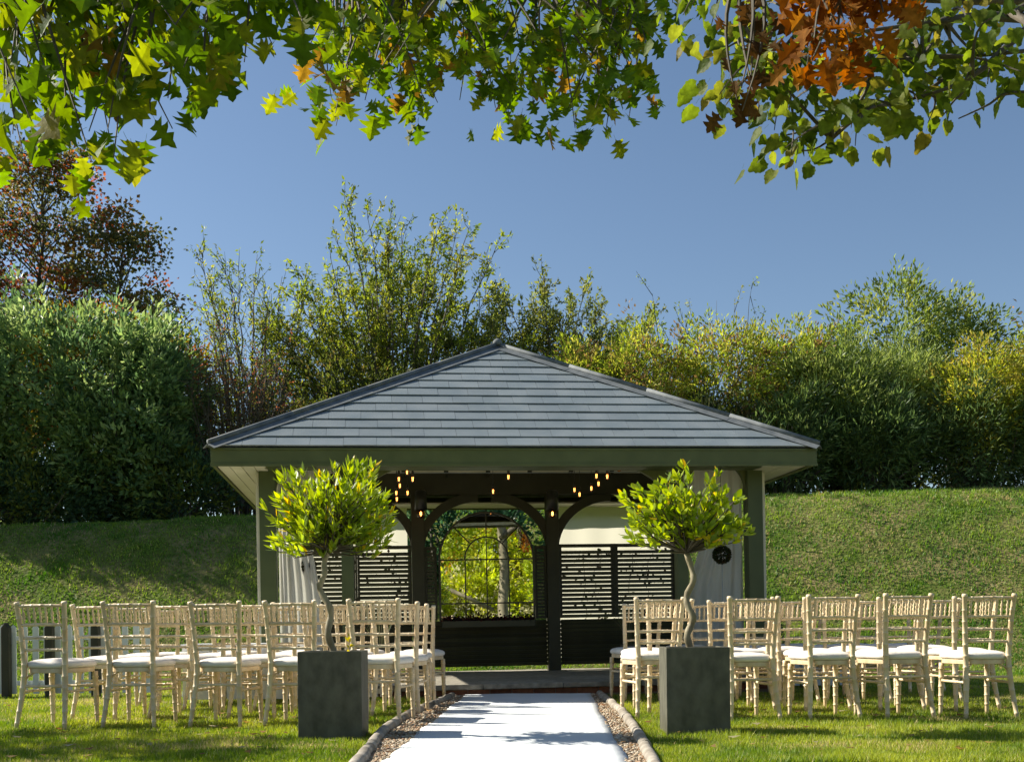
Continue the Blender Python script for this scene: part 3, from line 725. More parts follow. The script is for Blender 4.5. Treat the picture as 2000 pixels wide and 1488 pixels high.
fan('bare_bramble', 'tangled brown leafless brambles left of the roof', -5.2, 21.8, 6.6, 1.15, [(.12, .08, .04), (.20, .09, .04), (.09, .09, .03)], 45, 44, 18, 7, L=.06, Wd=.03, base_spread=.9, bare=.1, cat='shrub', stem_r=.022)
shrub('understorey_shrub', 'dark olive understorey below the fan-shaped tree', 'shrub',
      [(-3.2, 22.6, 4.5, 1.5, 1.0, 1.9), (-1.0, 22.8, 4.6, 1.7, 1.0, 1.9), (1.2, 22.8, 4.4, 1.4, 1.0, 1.7), (-5.0, 23, 4.0, 1.2, .8, 1.3)], 1300, 14, .10, .04, [(.08, .11, .022), (.12, .15, .03), (.06, .08, .02), (.14, .12, .035)], 'leaf', 46, .3, .22, group=GH)
HG = [(.26, .34, .05), (.32, .39, .055), (.19, .26, .04), (.36, .36, .07), (.26, .18, .07)]
shrub('hedge_shrub', 'bright yellow-green shrub directly right of the roof slope', 'shrub',
      [(2.7, 22.0, 4.9, 1.3, 1.0, 1.6), (1.4, 22.6, 4.9, 1.1, .9, 1.6)], 1500, 14, .10, .038, HG, 'leaf', 51, .6, .17, group=GH)
shrub('hedge_shrub', 'yellow-green hedge shrub in the middle of the right skyline', 'shrub',
      [(4.2, 21.9, 4.9, 1.35, 1.0, 1.65), (5.6, 22.2, 5.1, 1.1, .9, 1.5)], 1700, 14, .10, .038, HG, 'leaf', 52, .6, .17, group=GH)
fan('long_shoots', 'long thin shoots sticking up from the yellow-green hedge', 3.9, 22.3, 7.4, 1.9, LT, 53, 24, 6, 14, L=.07, Wd=.028, base_spread=1.5, bare=.5, cat='shrub', stem_r=.02)
WL = [(.18, .25, .06), (.24, .31, .08), (.13, .19, .05), (.30, .36, .11)]
shrub('willowleaf_shrub', 'narrow-leaved grey-green shrub left of the yellow bush at right', 'shrub',
      [(6.3, 21.8, 4.8, 1.3, 1.0, 1.3), (7.7, 22.2, 5.0, 1.1, .9, 1.2)], 1300, 15, .16, .034, WL, 'leafg', 54, .6, .2, group=GH)
shrub('willowleaf_shrub', 'dark low shrub hanging over the right bank top', 'shrub',
      [(5.2, 21.2, 4.1, 1.1, .7, .95), (6.9, 21.1, 4.1, 1.3, .7, .9), (8.8, 21.1, 4.2, 1.4, .8, 1.0), (10.6, 21.1, 4.3, 1.4, .8, 1.1)], 1700, 15, .16, .034, [(.09, .15, .05), (.13, .20, .06), (.06, .10, .035), (.20, .26, .09)], 'leafg', 55, .6, .2, group=GH)
shrub('willowleaf_shrub', 'darkest shrub beside the right roof corner', 'shrub',
      [(3.8, 21.3, 4.1, 1.0, .6, .9)], 420, 15, .12, .034, [(.03, .055, .022), (.05, .08, .025), (.10, .08, .03)], 'leafg', 56, .5, .2, group=GH)
shrub('yellow_shrub', 'golden yellow shrub near the right edge of the photo', 'shrub',
      [(9.0, 21.3, 4.8, 1.2, .9, 1.15), (10.4, 21.5, 5.0, 1.2, .9, 1.2)], 1100, 15, .095, .04, [(.30, .34, .045), (.36, .37, .055), (.23, .29, .04), (.33, .29, .06)], 'leaf', 57, .6, .18, group=GH)
shrub('round_tree', 'green irregular-topped tree highest on the right skyline', 'tree',
      [(8.4, 24.2, 6.75, 1.5, 1.2, 1.45), (9.7, 24.4, 6.3, 1.3, 1.0, 1.35), (7.0, 24.2, 5.8, 1.2, 1.0, 1.2), (8.0, 24, 5.0, 2.6, 1.0, 1.5)], 1500, 15, .13, .05, [(.14, .20, .045), (.18, .25, .055), (.24, .27, .06), (.10, .15, .04)], 'leafthin', 58, .45, .22, group=GH, nst=20)
tree('round_tree', 'tree cut by the right edge of the photo', 12.3, 24, 7.6, 1.8, HG, 59, 260, 30, .12, .05, zb=4.2)
shrub('background_hedge', 'distant dark hedge closing gaps behind the shrubs', 'hedge',
      [(-16+i*2.6, 27, 4.4, 2.2, 1.2, 1.6+.25*math.sin(i*2.1)) for i in range(14) if not (3.5 < i < 5.6)], 2200, 9, .2, .1, [(.06, .085, .025), (.085, .11, .03)], 'leaf', 60, .5, .35)
r = np.random.default_rng(88); side = empty('shade_tree', (-8.6, 8.4, 0), label='light-crowned tree left of the frame that dapples the near lawn', cat='tree')
P, D, ci, ncl = clump_points([(-8.6, 8.5, 4.4, 2.1, 1.1, .8), (-10.2, 7.6, 4.2, 1.6, .9, .7)], 300, 12, r, .2, .26)
leaves('crown', P-np.array([-8.6, 8.4, 0]), D, .15*r.uniform(.7, 1.2, len(P)), .09, pick([(.10, .15, .02), (.14, .18, .025)], len(P), r), M['leafthin'], r, parent=side)
MB().tube([(0, 0, -.1), (.05, 0, 1.5), (-.03, .05, 3.0), (.1, .1, 4.4)], [.14, .10, .08, .03], 10).build('trunk', M['darkbark'], side, smooth=True)
lb = MB()
for _ in range(12):
    e_ = P[r.integers(0, len(P))]-np.array([-8.6, 8.4, 0]); lb.tube([(0, .03, 2.8), (e_[0]*.5, e_[1]*.5, 3.8), tuple(e_)], [.03, .02, .006], 4, caps=False)
tag(lb.build('limbs', M['darkbark'], side), kind='stuff')
# pale feathery grasses beside the roof slope
def tuft(name, label, cat, x, y, z0, h, n, spread, pal, seed, w=.006, group=None, droop=.35, parentless=True):
    r = np.random.default_rng(seed); a = r.uniform(0, 2*PI, n); rr = np.sqrt(r.random(n)); sx = np.cos(a)*rr; sy = np.sin(a)*rr
    hh = h*r.uniform(.6, 1.1, n); K = 5; V = np.empty((n, 2*K, 3)); an = r.uniform(0, PI, n)
    for k_ in range(K):
        t_ = k_/(K-1); px_ = sx*spread*(.25+.75*t_**1.5); py_ = sy*spread*(.25+.75*t_**1.5); pz_ = hh*(t_-droop*rr*t_*t_)
        ww = w*(1-.9*t_)
        V[:, 2*k_] = np.stack([px_-np.cos(an)*ww, py_-np.sin(an)*ww, pz_], 1); V[:, 2*k_+1] = np.stack([px_+np.cos(an)*ww, py_+np.sin(an)*ww, pz_], 1)
    idx = (2*K*np.arange(n))[:, None, None]; q = np.array([[2*k_, 2*k_+1, 2*k_+3, 2*k_+2] for k_ in range(K-1)])[None]
    C = pick(pal, n, r); o = obj(name, big_mesh(name, V.reshape(-1, 3), (idx+q).reshape(-1, 4), M['grass'], np.repeat(C, 2*K, 0))); o.location = (x, y, z0)
    return tag(o, label, cat, group)
PG = [(.20, .24, .09), (.28, .30, .14), (.13, .18, .06)]
for i, (x, z, h, lb) in enumerate(((2.75, 4.3, 1.5, 'leftmost'), (3.6, 4.1, 1.5, 'middle'), (4.35, 4.0, 1.2, 'rightmost'))):
    tuft('feathery_grass', f'pale feathery grass clump beside the right roof slope, {lb} of three', 'grass clump', x, 20.9, 3.1, h+z-3.1-.5, 900, .75, PG, 70+i, .010, 'feathery grasses beside the roof')
# small conifer on the bank
r = np.random.default_rng(77); P = []; D = []
for i in range(900):
    t_ = r.random(); a = r.uniform(0, 2*PI); rr = .10*(1-t_)+.02; P.append((math.cos(a)*rr*r.uniform(.3, 1), math.sin(a)*rr*r.uniform(.3, 1), t_*.42)); D.append((math.cos(a), math.sin(a), .8))
e = empty('dwarf_conifer', (3.85, 16.3, float(ground_z(3.85, 16.3))+.25), label='tiny dark upright conifer on the bank beside the right post', cat='conifer')
e.location.z = float(ground_z(3.85, 16.3))
leaves('crown', np.array(P)*np.array([1, 1, 2.2]), np.array(D), .05, .012, pick([(.012, .022, .008), (.02, .03, .01)], 900, r), M['leaf'], r, parent=e)
MB().tube([(0, 0, -.02), (0, 0, .5)], [.012, .004], 5).build('stem', M['darkbark'], e)

# ------------------------------------------------------------------ pendant bulbs
def bulb_meshes():
    gl = MB().lathe([(.011, .0), (.020, -.02), (.027, -.045), (.026, -.065), (.015, -.082), (.001, -.086)], n=12).mesh('glass_bulb', M['glass'], True)
    so_ = MB().lathe([(.001, .055), (.012, .052), (.016, .03), (.016, -.003), (.001, -.004)], n=10).mesh('socket', M['black'], True)
    fi = MB().tube([(-.007, 0, -.02), (-.004, 0, -.062), (.004, 0, -.062), (.007, 0, -.02)], .0035, 5).mesh('filament', M['glow'])
    co_ = MB().tube([(0, 0, 0), (0, 0, 1)], .0035, 5).mesh('cord', M['black']); return gl, so_, fi, co_
BG, BS, BF, BC = bulb_meshes()
def bulb(px, py, d, lab, sc=1.0):
    p_ = at(px, py, d)+Vector((0, 0, .045*sc)); e = empty('pendant_bulb', p_, label=lab, cat='light bulb', group='amber filament bulbs hanging in the pavilion')
    e.scale = (sc,)*3
    for nme, me in (('glass_bulb', BG), ('socket', BS), ('filament', BF)): obj(nme, me, e)
    loc = BM.inverted() @ p_; fr = min(1-abs(loc.x)/(UW+.05), 1-abs(loc.y-1.5)/1.52); top = 2.66+max(0, fr)*(A2.z-2.66)
    c = obj('cord', BC, e); c.location = (0, 0, .05); c.scale = (1, 1, max(.05, (top-loc.z))/sc)
LB = [(795, 922, 12.6, 'bulb in the left cluster, topmost, under the fascia'), (779, 936, 12.8, 'upper left bulb of the left cluster'), (806, 936, 12.7, 'bulb of the left cluster farthest right'),
      (781, 949, 13.2, 'middle bulb of the left cluster, below the upper left one'), (774, 963, 13.6, 'lower left bulb of the left cluster'), (796, 963, 13.5, 'lower right bulb of the left cluster'), (775, 975, 13.9, 'lowest bulb of the left cluster, at the bay leaves'),
      (993, 932, 12.7, 'upper single bulb over the middle of the opening'), (963, 960, 13.5, 'lower single bulb over the middle of the opening'),
      (1165, 930, 12.6, 'upper left bulb of the right cluster on the pale brace'), (1186, 931, 12.6, 'bulb right of the pale brace in the right cluster'), (1209, 914, 12.2, 'topmost bulb of the right cluster, under the fascia'),
      (1169, 945, 13.0, 'bulb in the middle of the right cluster'), (1155, 954, 13.3, 'lower middle bulb of the right cluster'), (1122, 957, 13.6, 'leftmost bulb of the right cluster'), (1132, 966, 13.8, 'lowest bulb of the right cluster')]
for q in LB: bulb(*q)
for (px, lab) in ((822, 'globe lantern with black shade on the left arch column'), (1079, 'globe lantern with black shade on the right arch column')):
    p_ = at(px, 1003, 14.35); e = empty('column_lantern', p_, label=lab, cat='lantern', group='lanterns on the two arch columns')
    MB().lathe([(.001, .30), (.055, .295), (.075, .28), (.08, .05), (.072, .05)], n=16).build('shade', M['black'], e, True)
    MB().lathe([(.02, .05), (.045, .03), (.058, 0), (.05, -.035), (.025, -.055), (.001, -.06)], n=16).build('globe', M['glass'], e, True)
    MB().lathe([(.001, .03), (.012, .02), (.014, -.01), (.001, -.03)], n=8).build('filament', M['glow'], e, True)
    MB().box(-.012, .012, .0, .5, .26, .285).build('bracket', M['black'], e)
# cable lines across the inside
for v_, z_ in ((1.0, 2.62), (2.2, 2.66)):
    o = MB().tube([(-2.5+5*i/16, v_, z_-.02*math.sin(PI*i/16)) for i in range(17)], .006, 5).build('light_cable', M['tint']); o.matrix_world = BM
    tag(o, 'thin pale cable strung across under the roof, '+('nearer the front' if v_ < 2 else 'nearer the back beam'), 'cable', 'cables carrying the bulbs')

# hanging dark leaf balls with cords on the curtains
for (px, py, lab) in ((600, 1106, 'dark clipped leaf ball hanging by the left curtain'), (1410, 1083, 'dark clipped leaf ball hanging by the right curtain')):
    p_ = at(px, py, 11.85); e = empty('hanging_leaf_ball', p_, label=lab, cat='ornament', group='dark leaf balls hanging at the curtains'); r = np.random.default_rng(px)
    d = r.normal(size=(900, 3)); d /= np.linalg.norm(d, axis=1, keepdims=True)
    leaves('ball', d*.075, d+r.normal(size=d.shape)*.5, .035, .016, pick([(.02, .035, .012), (.035, .05, .015), (.05, .03, .012)], 900, r), M['leaf'], r, parent=e)
    MB().tube([(0, 0, -.1), (.004, 0, -.55)], .004, 5).build('cord', M['tint'], e); MB().tube([(0, 0, .08), (0, .05, 1.0)], .003, 5).build('hanging_wire', M['black'], e)

# climbing plant silhouettes on the slats
for (ua, ub, lab) in ((1.0, 2.45, 'sparse ivy trained on the right slatted screen'), (-2.4, -1.1, 'sparse ivy trained on the left slatted screen')):
    e = put(empty('climbing_ivy', label=lab, cat='climber'), 0, V1+.03, 0); r = np.random.default_rng(int(ua*10)+99); P = []; mb = MB()
    for k_ in range(4):
        u = ua+(ub-ua)*(k_+.5)/4+r.normal()*.08; pts = []; 
        for j in range(10): pts.append((u, .0, .72+j*.105)); u += r.normal()*.05
        mb.tube(pts, .004, 4)
        for _ in range(34): b = pts[r.integers(0, 10)]; P.append((b[0]+r.normal()*.06, .01+abs(r.normal())*.01, b[2]+r.normal()*.06))
    for _ in range(50): P.append((r.uniform(ua, ub), .01, r.uniform(1.3, 1.78)))
    leaves('foliage', np.array(P), r.normal(size=(len(P), 3))*np.array([1, .2, 1]), .05, .042, pick([(.02, .03, .01), (.04, .03, .012)], len(P), r), M['leaf'], r, roll=np.tile([1., 0, .3], (len(P), 1)), parent=e)
    mb.build('stem', M['darkbark'], e)
# flower trough under the mirror
e = put(empty('flower_trough', label='trough of dark red and purple bedding flowers under the mirror', cat='flower trough'), mc, V1-.28, 0); r = np.random.default_rng(3)
MB().box(-.60, .60, -.055, .055, .72, .80).build('trough', M['darkslat'], e); n_ = 1100
P = np.stack([r.uniform(-.6, .6, n_), r.uniform(-.05, .05, n_), .79+np.abs(r.normal(0, .025, n_))*(1+.6*np.sin(r.uniform(0, 6, n_)))], 1)
tag(leaves('flowers', P, r.normal(size=(n_, 3))+np.array([0, -.3, .8]), .032, .028, pick([(.06, .01, .015), (.03, .008, .02), (.015, .03, .01), (.10, .02, .02)], n_, r), M['leaf'], r, parent=e), kind='stuff')

# spiky grasses in front of the screens (behind the chairs)
for (px, py, lab) in ((742, 1175, 'thin spiky grass plant below the left slatted screen'), (1235, 1160, 'thin spiky grass plant below the right slatted screen')):
    p_ = at(px, 1226, 13.9); tuft('spiky_grass', lab, 'plant', p_.x, 13.9, FZ+.35, .95, 60, .38, [(.16, .16, .09), (.10, .12, .05)], px, .005, 'spiky grasses under the screens', droop=.55)
    ztmp = p_
    o = MB().lathe([(.001, 0), (.12, 0), (.15, .33), (.14, .33), (.13, .30), (.001, .30)], (p_.x, 13.9, FZ+.02), 16).build('plant_pot', M['planter'], smooth=False)
    tag(o, 'round dark pot under the '+('left' if px < 1000 else 'right')+' spiky grass', 'plant pot', 'round pots under the spiky grasses')

# ------------------------------------------------------------------ chairs
def rings(pts, rad, every=.09, bump=.0035):
    """resample a polyline and add little bamboo rings"""
    pts = [Vector(p_) for p_ in pts]; L = [0]
    for a, b in zip(pts, pts[1:]): L.append(L[-1]+(b-a).length)
    tot = L[-1]; xs = []; x = every*.6
    marks = set()
    base = list(np.linspace(0, tot, 12)); 
    while x < tot-.02: xs += [x-.006, x-.003, x+.003, x+.006]; marks.update([round(x-.003, 5), round(x+.003, 5)]); x += every
    allx = sorted(base+xs); P = []; Rr = []
    for s_ in allx:
        c = [np.interp(s_, L, [p_[i] for p_ in pts]) for i in range(3)]; P.append(c)
        Rr.append(np.interp(s_, L, rad)+(bump if round(s_, 5) in marks else 0))
    return P, Rr
def smoothpts(P, n=16):
    P = np.array(P, float); t = np.linspace(0, 1, len(P)); tt = np.linspace(0, 1, n); out = []
    # Catmull-Rom
    for s_ in tt:
        k_ = min(int(s_*(len(P)-1)), len(P)-2); f_ = s_*(len(P)-1)-k_; p0 = P[max(k_-1, 0)]; p1 = P[k_]; p2 = P[k_+1]; p3 = P[min(k_+2, len(P)-1)]
        out.append(.5*((2*p1)+(-p0+p2)*f_+(2*p0-5*p1+4*p2-p3)*f_**2+(-p0+3*p1-3*p2+p3)*f_**3))
    return out
def make_chair():
    t = empty('ladder_back_chair'); wd = M['wood']
    def px_at(z): return float(np.interp(z, [0, .25, .45, .7, .92], [.192, .170, .160, .172, .187]))
    def py_at(z): return float(np.interp(z, [0, .25, .45, .7, .92], [-.262, -.215, -.195, -.212, -.245]))
    for sg in (-1, 1):
        P = smoothpts([(sg*px_at(z), py_at(z), z) for z in (0, .12, .25, .45, .6, .75, .90)], 14)
        L_ = np.linspace(0, 1, 14); P2, Rr = rings(P, list(np.interp(np.interp(L_, [0, 1], [0, 1]), [0, .3, .5, .8, 1], [.0145, .0200, .0212, .0190, .0185])), .085, .0022)
        P2.append((sg*px_at(.90), py_at(.90), .905)); Rr.append(.0215); P2.append((sg*px_at(.92), py_at(.92)-.002, .922)); Rr.append(.0195)
        MB().tube(P2, Rr, 8).build('back_leg', wd, t, smooth=True)
        P2, Rr = rings([(sg*.178, .175, .41), (sg*.180, .185, .2), (sg*.182, .195, 0)], [.0215, .0195, .0140], .07, .0030)
        MB().tube(P2, Rr, 8).build('front_leg', wd, t, smooth=True)
        # curved seat brace
        MB().tube([(sg*.16, -.19, .36), (sg*.135, -.175, .395), (sg*.10, -.17, .41)], .007, 5).build('seat_bracket', wd, t, smooth=True)
    def rail(z, rd, nm, every=.075, y=None):
        x = px_at(z)-.008; yy = py_at(z) if y is None else y; c = .012
        P2, Rr = rings([(-x, yy, z), (-x*.5, yy-c*.75, z+.002), (0, yy-c, z+.003), (x*.5, yy-c*.75, z+.002), (x, yy, z)], [rd]*5, every, .002)
        MB().tube(P2, Rr, 6).build(nm, wd, t, smooth=True)
    rail(.893, .0125, 'crest_rail'); rail(.757, .0125, 'back_rail'); rail(.662, .0110, 'back_rail'); rail(.575, .0110, 'back_rail')
    prof = [(.0055, 0), (.0080, .018), (.0055, .03), (.0115, .05), (.006, .066), (.0115, .082), (.0055, .10), (.0080, .115), (.0055, .133)]
    sme = MB().lathe(prof, n=6).mesh('spindle', wd, True)
    for i in range(7):
        x = -.138+i*.046; q = obj('spindle', sme, t); q.location = (x, py_at(.76)-.012*(1-(x/.17)**2), .760); q.rotation_euler = (R(9.5), 0, 0)
    # stretchers
    def bar(a, b, rd):
        P2, Rr = rings([a, b], [rd, rd], .08, .0025); MB().tube(P2, Rr, 6).build('stretcher', wd, t, smooth=True)
    bar((-.172, -.205, .315), (.172, -.205, .315), .0108); bar((-.178, .182, .30), (.178, .182, .30), .0105)
    for sg in (-1, 1):
        bar((sg*.170, -.21, .275), (sg*.178, .18, .275), .0108)
    # seat frame: rounded trapezoid
    def outline(e, s_=1.0):
        c = []
        for i in range(36):
            a = 2*PI*i/36; cx, cy = math.cos(a), math.sin(a); k_ = 5.0
            x = math.copysign(abs(cx)**(2/k_), cx); y = math.copysign(abs(cy)**(2/k_), cy); w_ = .185+.022*y
            c.append((x*(w_+e), y*(.192+e)+.0, 0))
        return c
    o1 = outline(0); fr = MB(); fr.ext([(x, y, .408) for x, y, z in o1], (0, 0, .034)); fr.build('seat_frame', wd, t, bevel=.005)
    cu = MB(); lv = [(-.004, .443), (.008, .451), (.013, .464), (.010, .480), (-.006, .494), (-.045, .505), (-.11, .511)]; vs = []
    for e_, z in lv: vs += [(x, y, z) for x, y, _ in outline(e_)]
    n_ = 36; fs = [(j*n_+i, j*n_+(i+1) % n_, (j+1)*n_+(i+1) % n_, (j+1)*n_+i) for j in range(len(lv)-1) for i in range(n_)]
    fs.append(tuple((len(lv)-1)*n_+i for i in range(n_))); fs.append(tuple(range(n_))[::-1]); cu.add(vs, fs)
    cu.build('cushion', M['cushion'], t, smooth=True)
    return t
proto = make_chair()
ROWN = ['row nearest the camera', 'second row', 'third row', 'fourth row', 'farthest row']
COLN = ['nearest the carpet', 'second from the carpet', 'in the middle', 'fourth from the carpet', 'at the outer end']
first = True
# rear-foot positions; the empty's origin is the seat centre, 0.25 m in front of the rear feet
leftX = [[-1.01, -1.61, -2.16, -2.78, -3.39], [-.93, -1.50, -2.10, -2.73, -3.36], [-.90, -1.47, -2.06, -2.70, -3.27], [-.90, -1.50, -2.10, -2.66, -3.30]]
leftD = [8.15, 8.98, 9.80, 10.62]
rightX = [[1.13, 1.77, 2.35, 2.90, 3.49], [1.25, 1.93, 2.52, 3.10, 3.74], [1.28, 1.90, 2.52, 3.16, 3.76], [1.24, 1.86, 2.48, 3.12, 3.74], [1.9, 2.42, 3.0, 3.6, 4.2]]
rightD = [8.22, 9.05, 9.88, 10.68, 11.45]
rc = np.random.default_rng(17)
for side in (0, 1):
    for row in range(5 if side else 4):
        for c in range(5):
            X = (leftX, rightX)[side][row][c]; Dd = (leftD, rightD)[side][row]
            if side == 1 and c == 0: Dd += [.36, .10, .05, .0, .0][row]
            if side == 0 and row == 0: Dd += [.06, .0, .03, .0, -.06][c]
            jx, jy, rz = rc.normal()*.022, rc.normal()*.03, rc.normal()*R(3.5)
            if row == 0: jx = jy = 0
            rz += (R(-7) if side == 0 else R(9)) * (1 if row == 0 else .8)
            if side == 1 and c == 0: rz += R(3)
            if side == 0 and c == 4 and row == 0: rz -= R(5)
            o = proto if first else copy_tree(proto); first = False
            x = X+jx-math.sin(rz)*.25; y = Dd+jy+.25*math.cos(rz)
            o.location = (x, y, float(ground_z(x, y))-.004); o.rotation_euler = (0, 0, rz)
            rown = ROWN[row] if (row < 3 or side) else 'farthest row'
            tag(o, f'limed wood chair {"left" if side == 0 else "right"} of the carpet, {rown}, {COLN[c]}', 'chair', 'rows of limed wooden chairs facing the pavilion')

# ------------------------------------------------------------------ planters and bay trees
def rounded(me_pts): return me_pts
def planter(x, y, rz, w, h, label):
    e = empty('slate_planter', (x, y, float(ground_z(x, y))-.01), rz, label, 'planter', 'square slate planters flanking the carpet')
    a = w/2; b = a-.03; mb = MB(); mb.box(-a, a, -a, a, 0, h*.02)
    mb2 = MB()
    mb2.add([(-a, -a, 0), (a, -a, 0), (a, a, 0), (-a, a, 0), (-a, -a, h), (a, -a, h), (a, a, h), (-a, a, h), (-b, -b, h), (b, -b, h), (b, b, h), (-b, b, h), (-b, -b, h-.08), (b, -b, h-.08), (b, b, h-.08), (-b, b, h-.08)],
            [(3, 2, 1, 0), (0, 1, 5, 4), (1, 2, 6, 5), (2, 3, 7, 6), (3, 0, 4, 7), (4, 5, 9, 8), (5, 6, 10, 9), (6, 7, 11, 10), (7, 4, 8, 11), (8, 9, 13, 12), (9, 10, 14, 13), (10, 11, 15, 14), (11, 8, 12, 15)])
    mb2.build('pot', M['planter'], e, bevel=.004)
    MB().box(-b+.002, b-.002, -b+.002, b-.002, h-.13, h-.045).build('soil', M['soil'], e)
    return e
PL = at(651, 1226, 7.35); PR = at(1354, 1226, 7.38)
planter(PL.x, 7.35, R(1.5), .405, .575, 'square dark slate planter left of the carpet'); planter(PR.x, 7.38, R(-1), .405, .57, 'square dark slate planter right of the carpet, slightly paler')

def leaf_mesh(name, mat, L, Wd, prof, curl=.12, fold=.18, twist=0):
    N = len(prof)-1; vs = []; fs = []
    for i, w_ in enumerate(prof):
        t_ = i/N; z = -curl*L*t_*t_+.02*math.sin(t_*9)*L*.3; y = L*t_
        vs += [(-w_*Wd/2, y, z+fold*w_*Wd/2), (0, y, z), (w_*Wd/2, y, z+fold*w_*Wd/2)]
    for i in range(N): a = 3*i; fs += [(a, a+1, a+4, a+3), (a+1, a+2, a+5, a+4)]
    mb = MB(); mb.add(vs, fs); return mb.mesh(name, mat, True)
def bay_tree(label, base, trunk_px, cx, cz, rx, rz_, seed, prof, L, Wd, nshoot, per, top_flat):
    r = np.random.default_rng(seed); root = empty('bay_tree', base, label=label, cat='bay tree', group='potted bay trees flanking the carpet'); b = Vector(base)
    tp = [q-b for q in trunk_px]; P = smoothpts(tp, 26)
    tr_ = MB().tube(P, [.024-.006*i/25+.002*math.sin(i*1.9) for i in range(26)], 10); tr_.build('trunk', M['bark'], root, smooth=True)
    fork = Vector(P[-1]); C = Vector((cx-b.x, 0, cz-b.z)); br = MB()
    mats = [leaf_mesh('leaf', M['bay'], L, Wd, prof, c_, f_) for c_, f_ in ((.1, .2), (.22, .3), (-.05, .15))]
    items = []; 
    for i in range(nshoot):
        d = Vector(r.normal(size=3)); d.normalize()
        if d.z < -.6: d.z *= .6; d.normalize()
        rr = r.uniform(.42, .93)*(1+.13*math.sin(d.x*6+seed)+.1*math.sin(d.z*9))
        e = C+Vector((d.x*rx*rr, d.y*rx*.8*rr, d.z*rz_*rr))
        out = (e-fork); sd = (Vector((d.x*.8, d.y*.8, max(d.z, -.1)*.6+top_flat))).normalized()
        mid = fork+out*.5+Vector(r.normal(size=3)*.02); tip = e+sd*.05
        br.tube([fork, fork.lerp(mid, .6), mid, e, tip], [.008, .006, .0045, .003, .0015], 4, caps=False)
        for j in range(per):
            t_ = j/per; p_ = mid.lerp(e, .15+1.5*t_) if t_ < .5 else e.lerp(tip, (t_-.5)*2)
            a = j*2.4+r.uniform(0, .8); ax = sd; s1 = ax.orthogonal().normalized(); s2 = ax.cross(s1)
            o_ = (s1*math.cos(a)+s2*math.sin(a)); dirv = (ax*r.uniform(.5, 1.2)+o_*r.uniform(.5, 1.0)+Vector((0, 0, .12))).normalized()
            items.append((p_, dirv, o_, r.uniform(.65, 1.15)))
    # leaves nearest the camera and outermost are parts of their own, the rest one joined part
    items.sort(key=lambda q: q[0].y-.25*(q[0]-C).length)
    def mat4(q):
        p_, dv, o_, s_ = q; x_ = dv.cross(o_).normalized(); z_ = x_.cross(dv).normalized(); m4 = Matrix((x_, dv, z_)).transposed().to_4x4()
        return Matrix.Translation(p_) @ m4 @ Matrix.Scale(s_, 4)
    for i, q in enumerate(items[:300]):
        o_ = obj('leaf', mats[i % 3], root); o_.matrix_local = mat4(q)
    base_me = mats[0]; bv = np.array([v.co for v in base_me.vertices]); bf = [tuple(p_.vertices) for p_ in base_me.polygons]; VV = []; FF = []; CC = []
    cols = np.array([c for _, c in BAY])
    for i, q in enumerate(items[300:]):
        m4 = np.array(mat4(q)); n0 = len(bv)*i; VV.append(bv @ m4[:3, :3].T+m4[:3, 3]); FF += [[k_+n0 for k_ in f_] for f_ in bf]; CC.append(np.tile(cols[r.choice(5, p=[.25, .3, .25, .17, .03])], (len(bv), 1)))
    if VV:
        tag(obj('foliage', big_mesh('foliage', np.concatenate(VV), np.array(FF), M['baystuff'], np.concatenate(CC), smooth=True), root), kind='stuff')
    br.build('branches', M['darkbark'], root)
M['baystuff'] = leafmat('bay_leaf_by_colour', .50, .36, None, tcol=1.75, spec=.5)
slim = [.05, .55, .95, 1.0, .8, .45, .03]; roundp = [.05, .6, .92, 1.0, .95, .65, .05]
T1 = [at(655, 1282, 7.35), at(648, 1262, 7.36), at(640, 1235, 7.33), at(646, 1205, 7.36), at(644, 1185, 7.33), at(632, 1165, 7.35), at(624, 1145, 7.36), at(634, 1120, 7.33), at(633, 1100, 7.36), at(640, 1075, 7.35)]
bay_tree('bay tree with slender pointed leaves in the left planter', (T1[0].x, 7.35, .50), T1, at(653, 1005, 7.35).x, at(653, 1012, 7.35).z, .48, .37, 5, slim, .080, .022, 180, 15, .55)
T2 = [at(1352, 1280, 7.38), at(1347, 1262, 7.38), at(1342, 1240, 7.36), at(1350, 1220, 7.39), at(1354, 1203, 7.36), at(1342, 1180, 7.38), at(1342, 1160, 7.40), at(1354, 1135, 7.36), at(1352, 1115, 7.38), at(1341, 1080, 7.38)]
bay_tree('bay tree with broad rounded leaves in the right planter', (T2[0].x, 7.38, .50), T2, at(1346, 1000, 7.38).x, at(1346, 1008, 7.38).z, .48, .34, 6, roundp, .070, .034, 120, 12, .4)
# yellow sprig in the left planter
q = at(682, 1265, 7.22); e = empty('yellow_sprig', (q.x, 7.22, .52), label='small yellow leafy sprig growing in the left planter', cat='sprig'); r = np.random.default_rng(8)
leaves('foliage', np.array([(0.0, 0, .03+.012*i) for i in range(9)]), r.normal(size=(9, 3))+np.array([0, 0, .8]), .045, .02, pick([(.45, .40, .03)], 9, r), M['leaf'], r, parent=e)
MB().tube([(0, 0, 0), (.003, 0, .13)], .002, 4).build('stem', M['bark'], e)

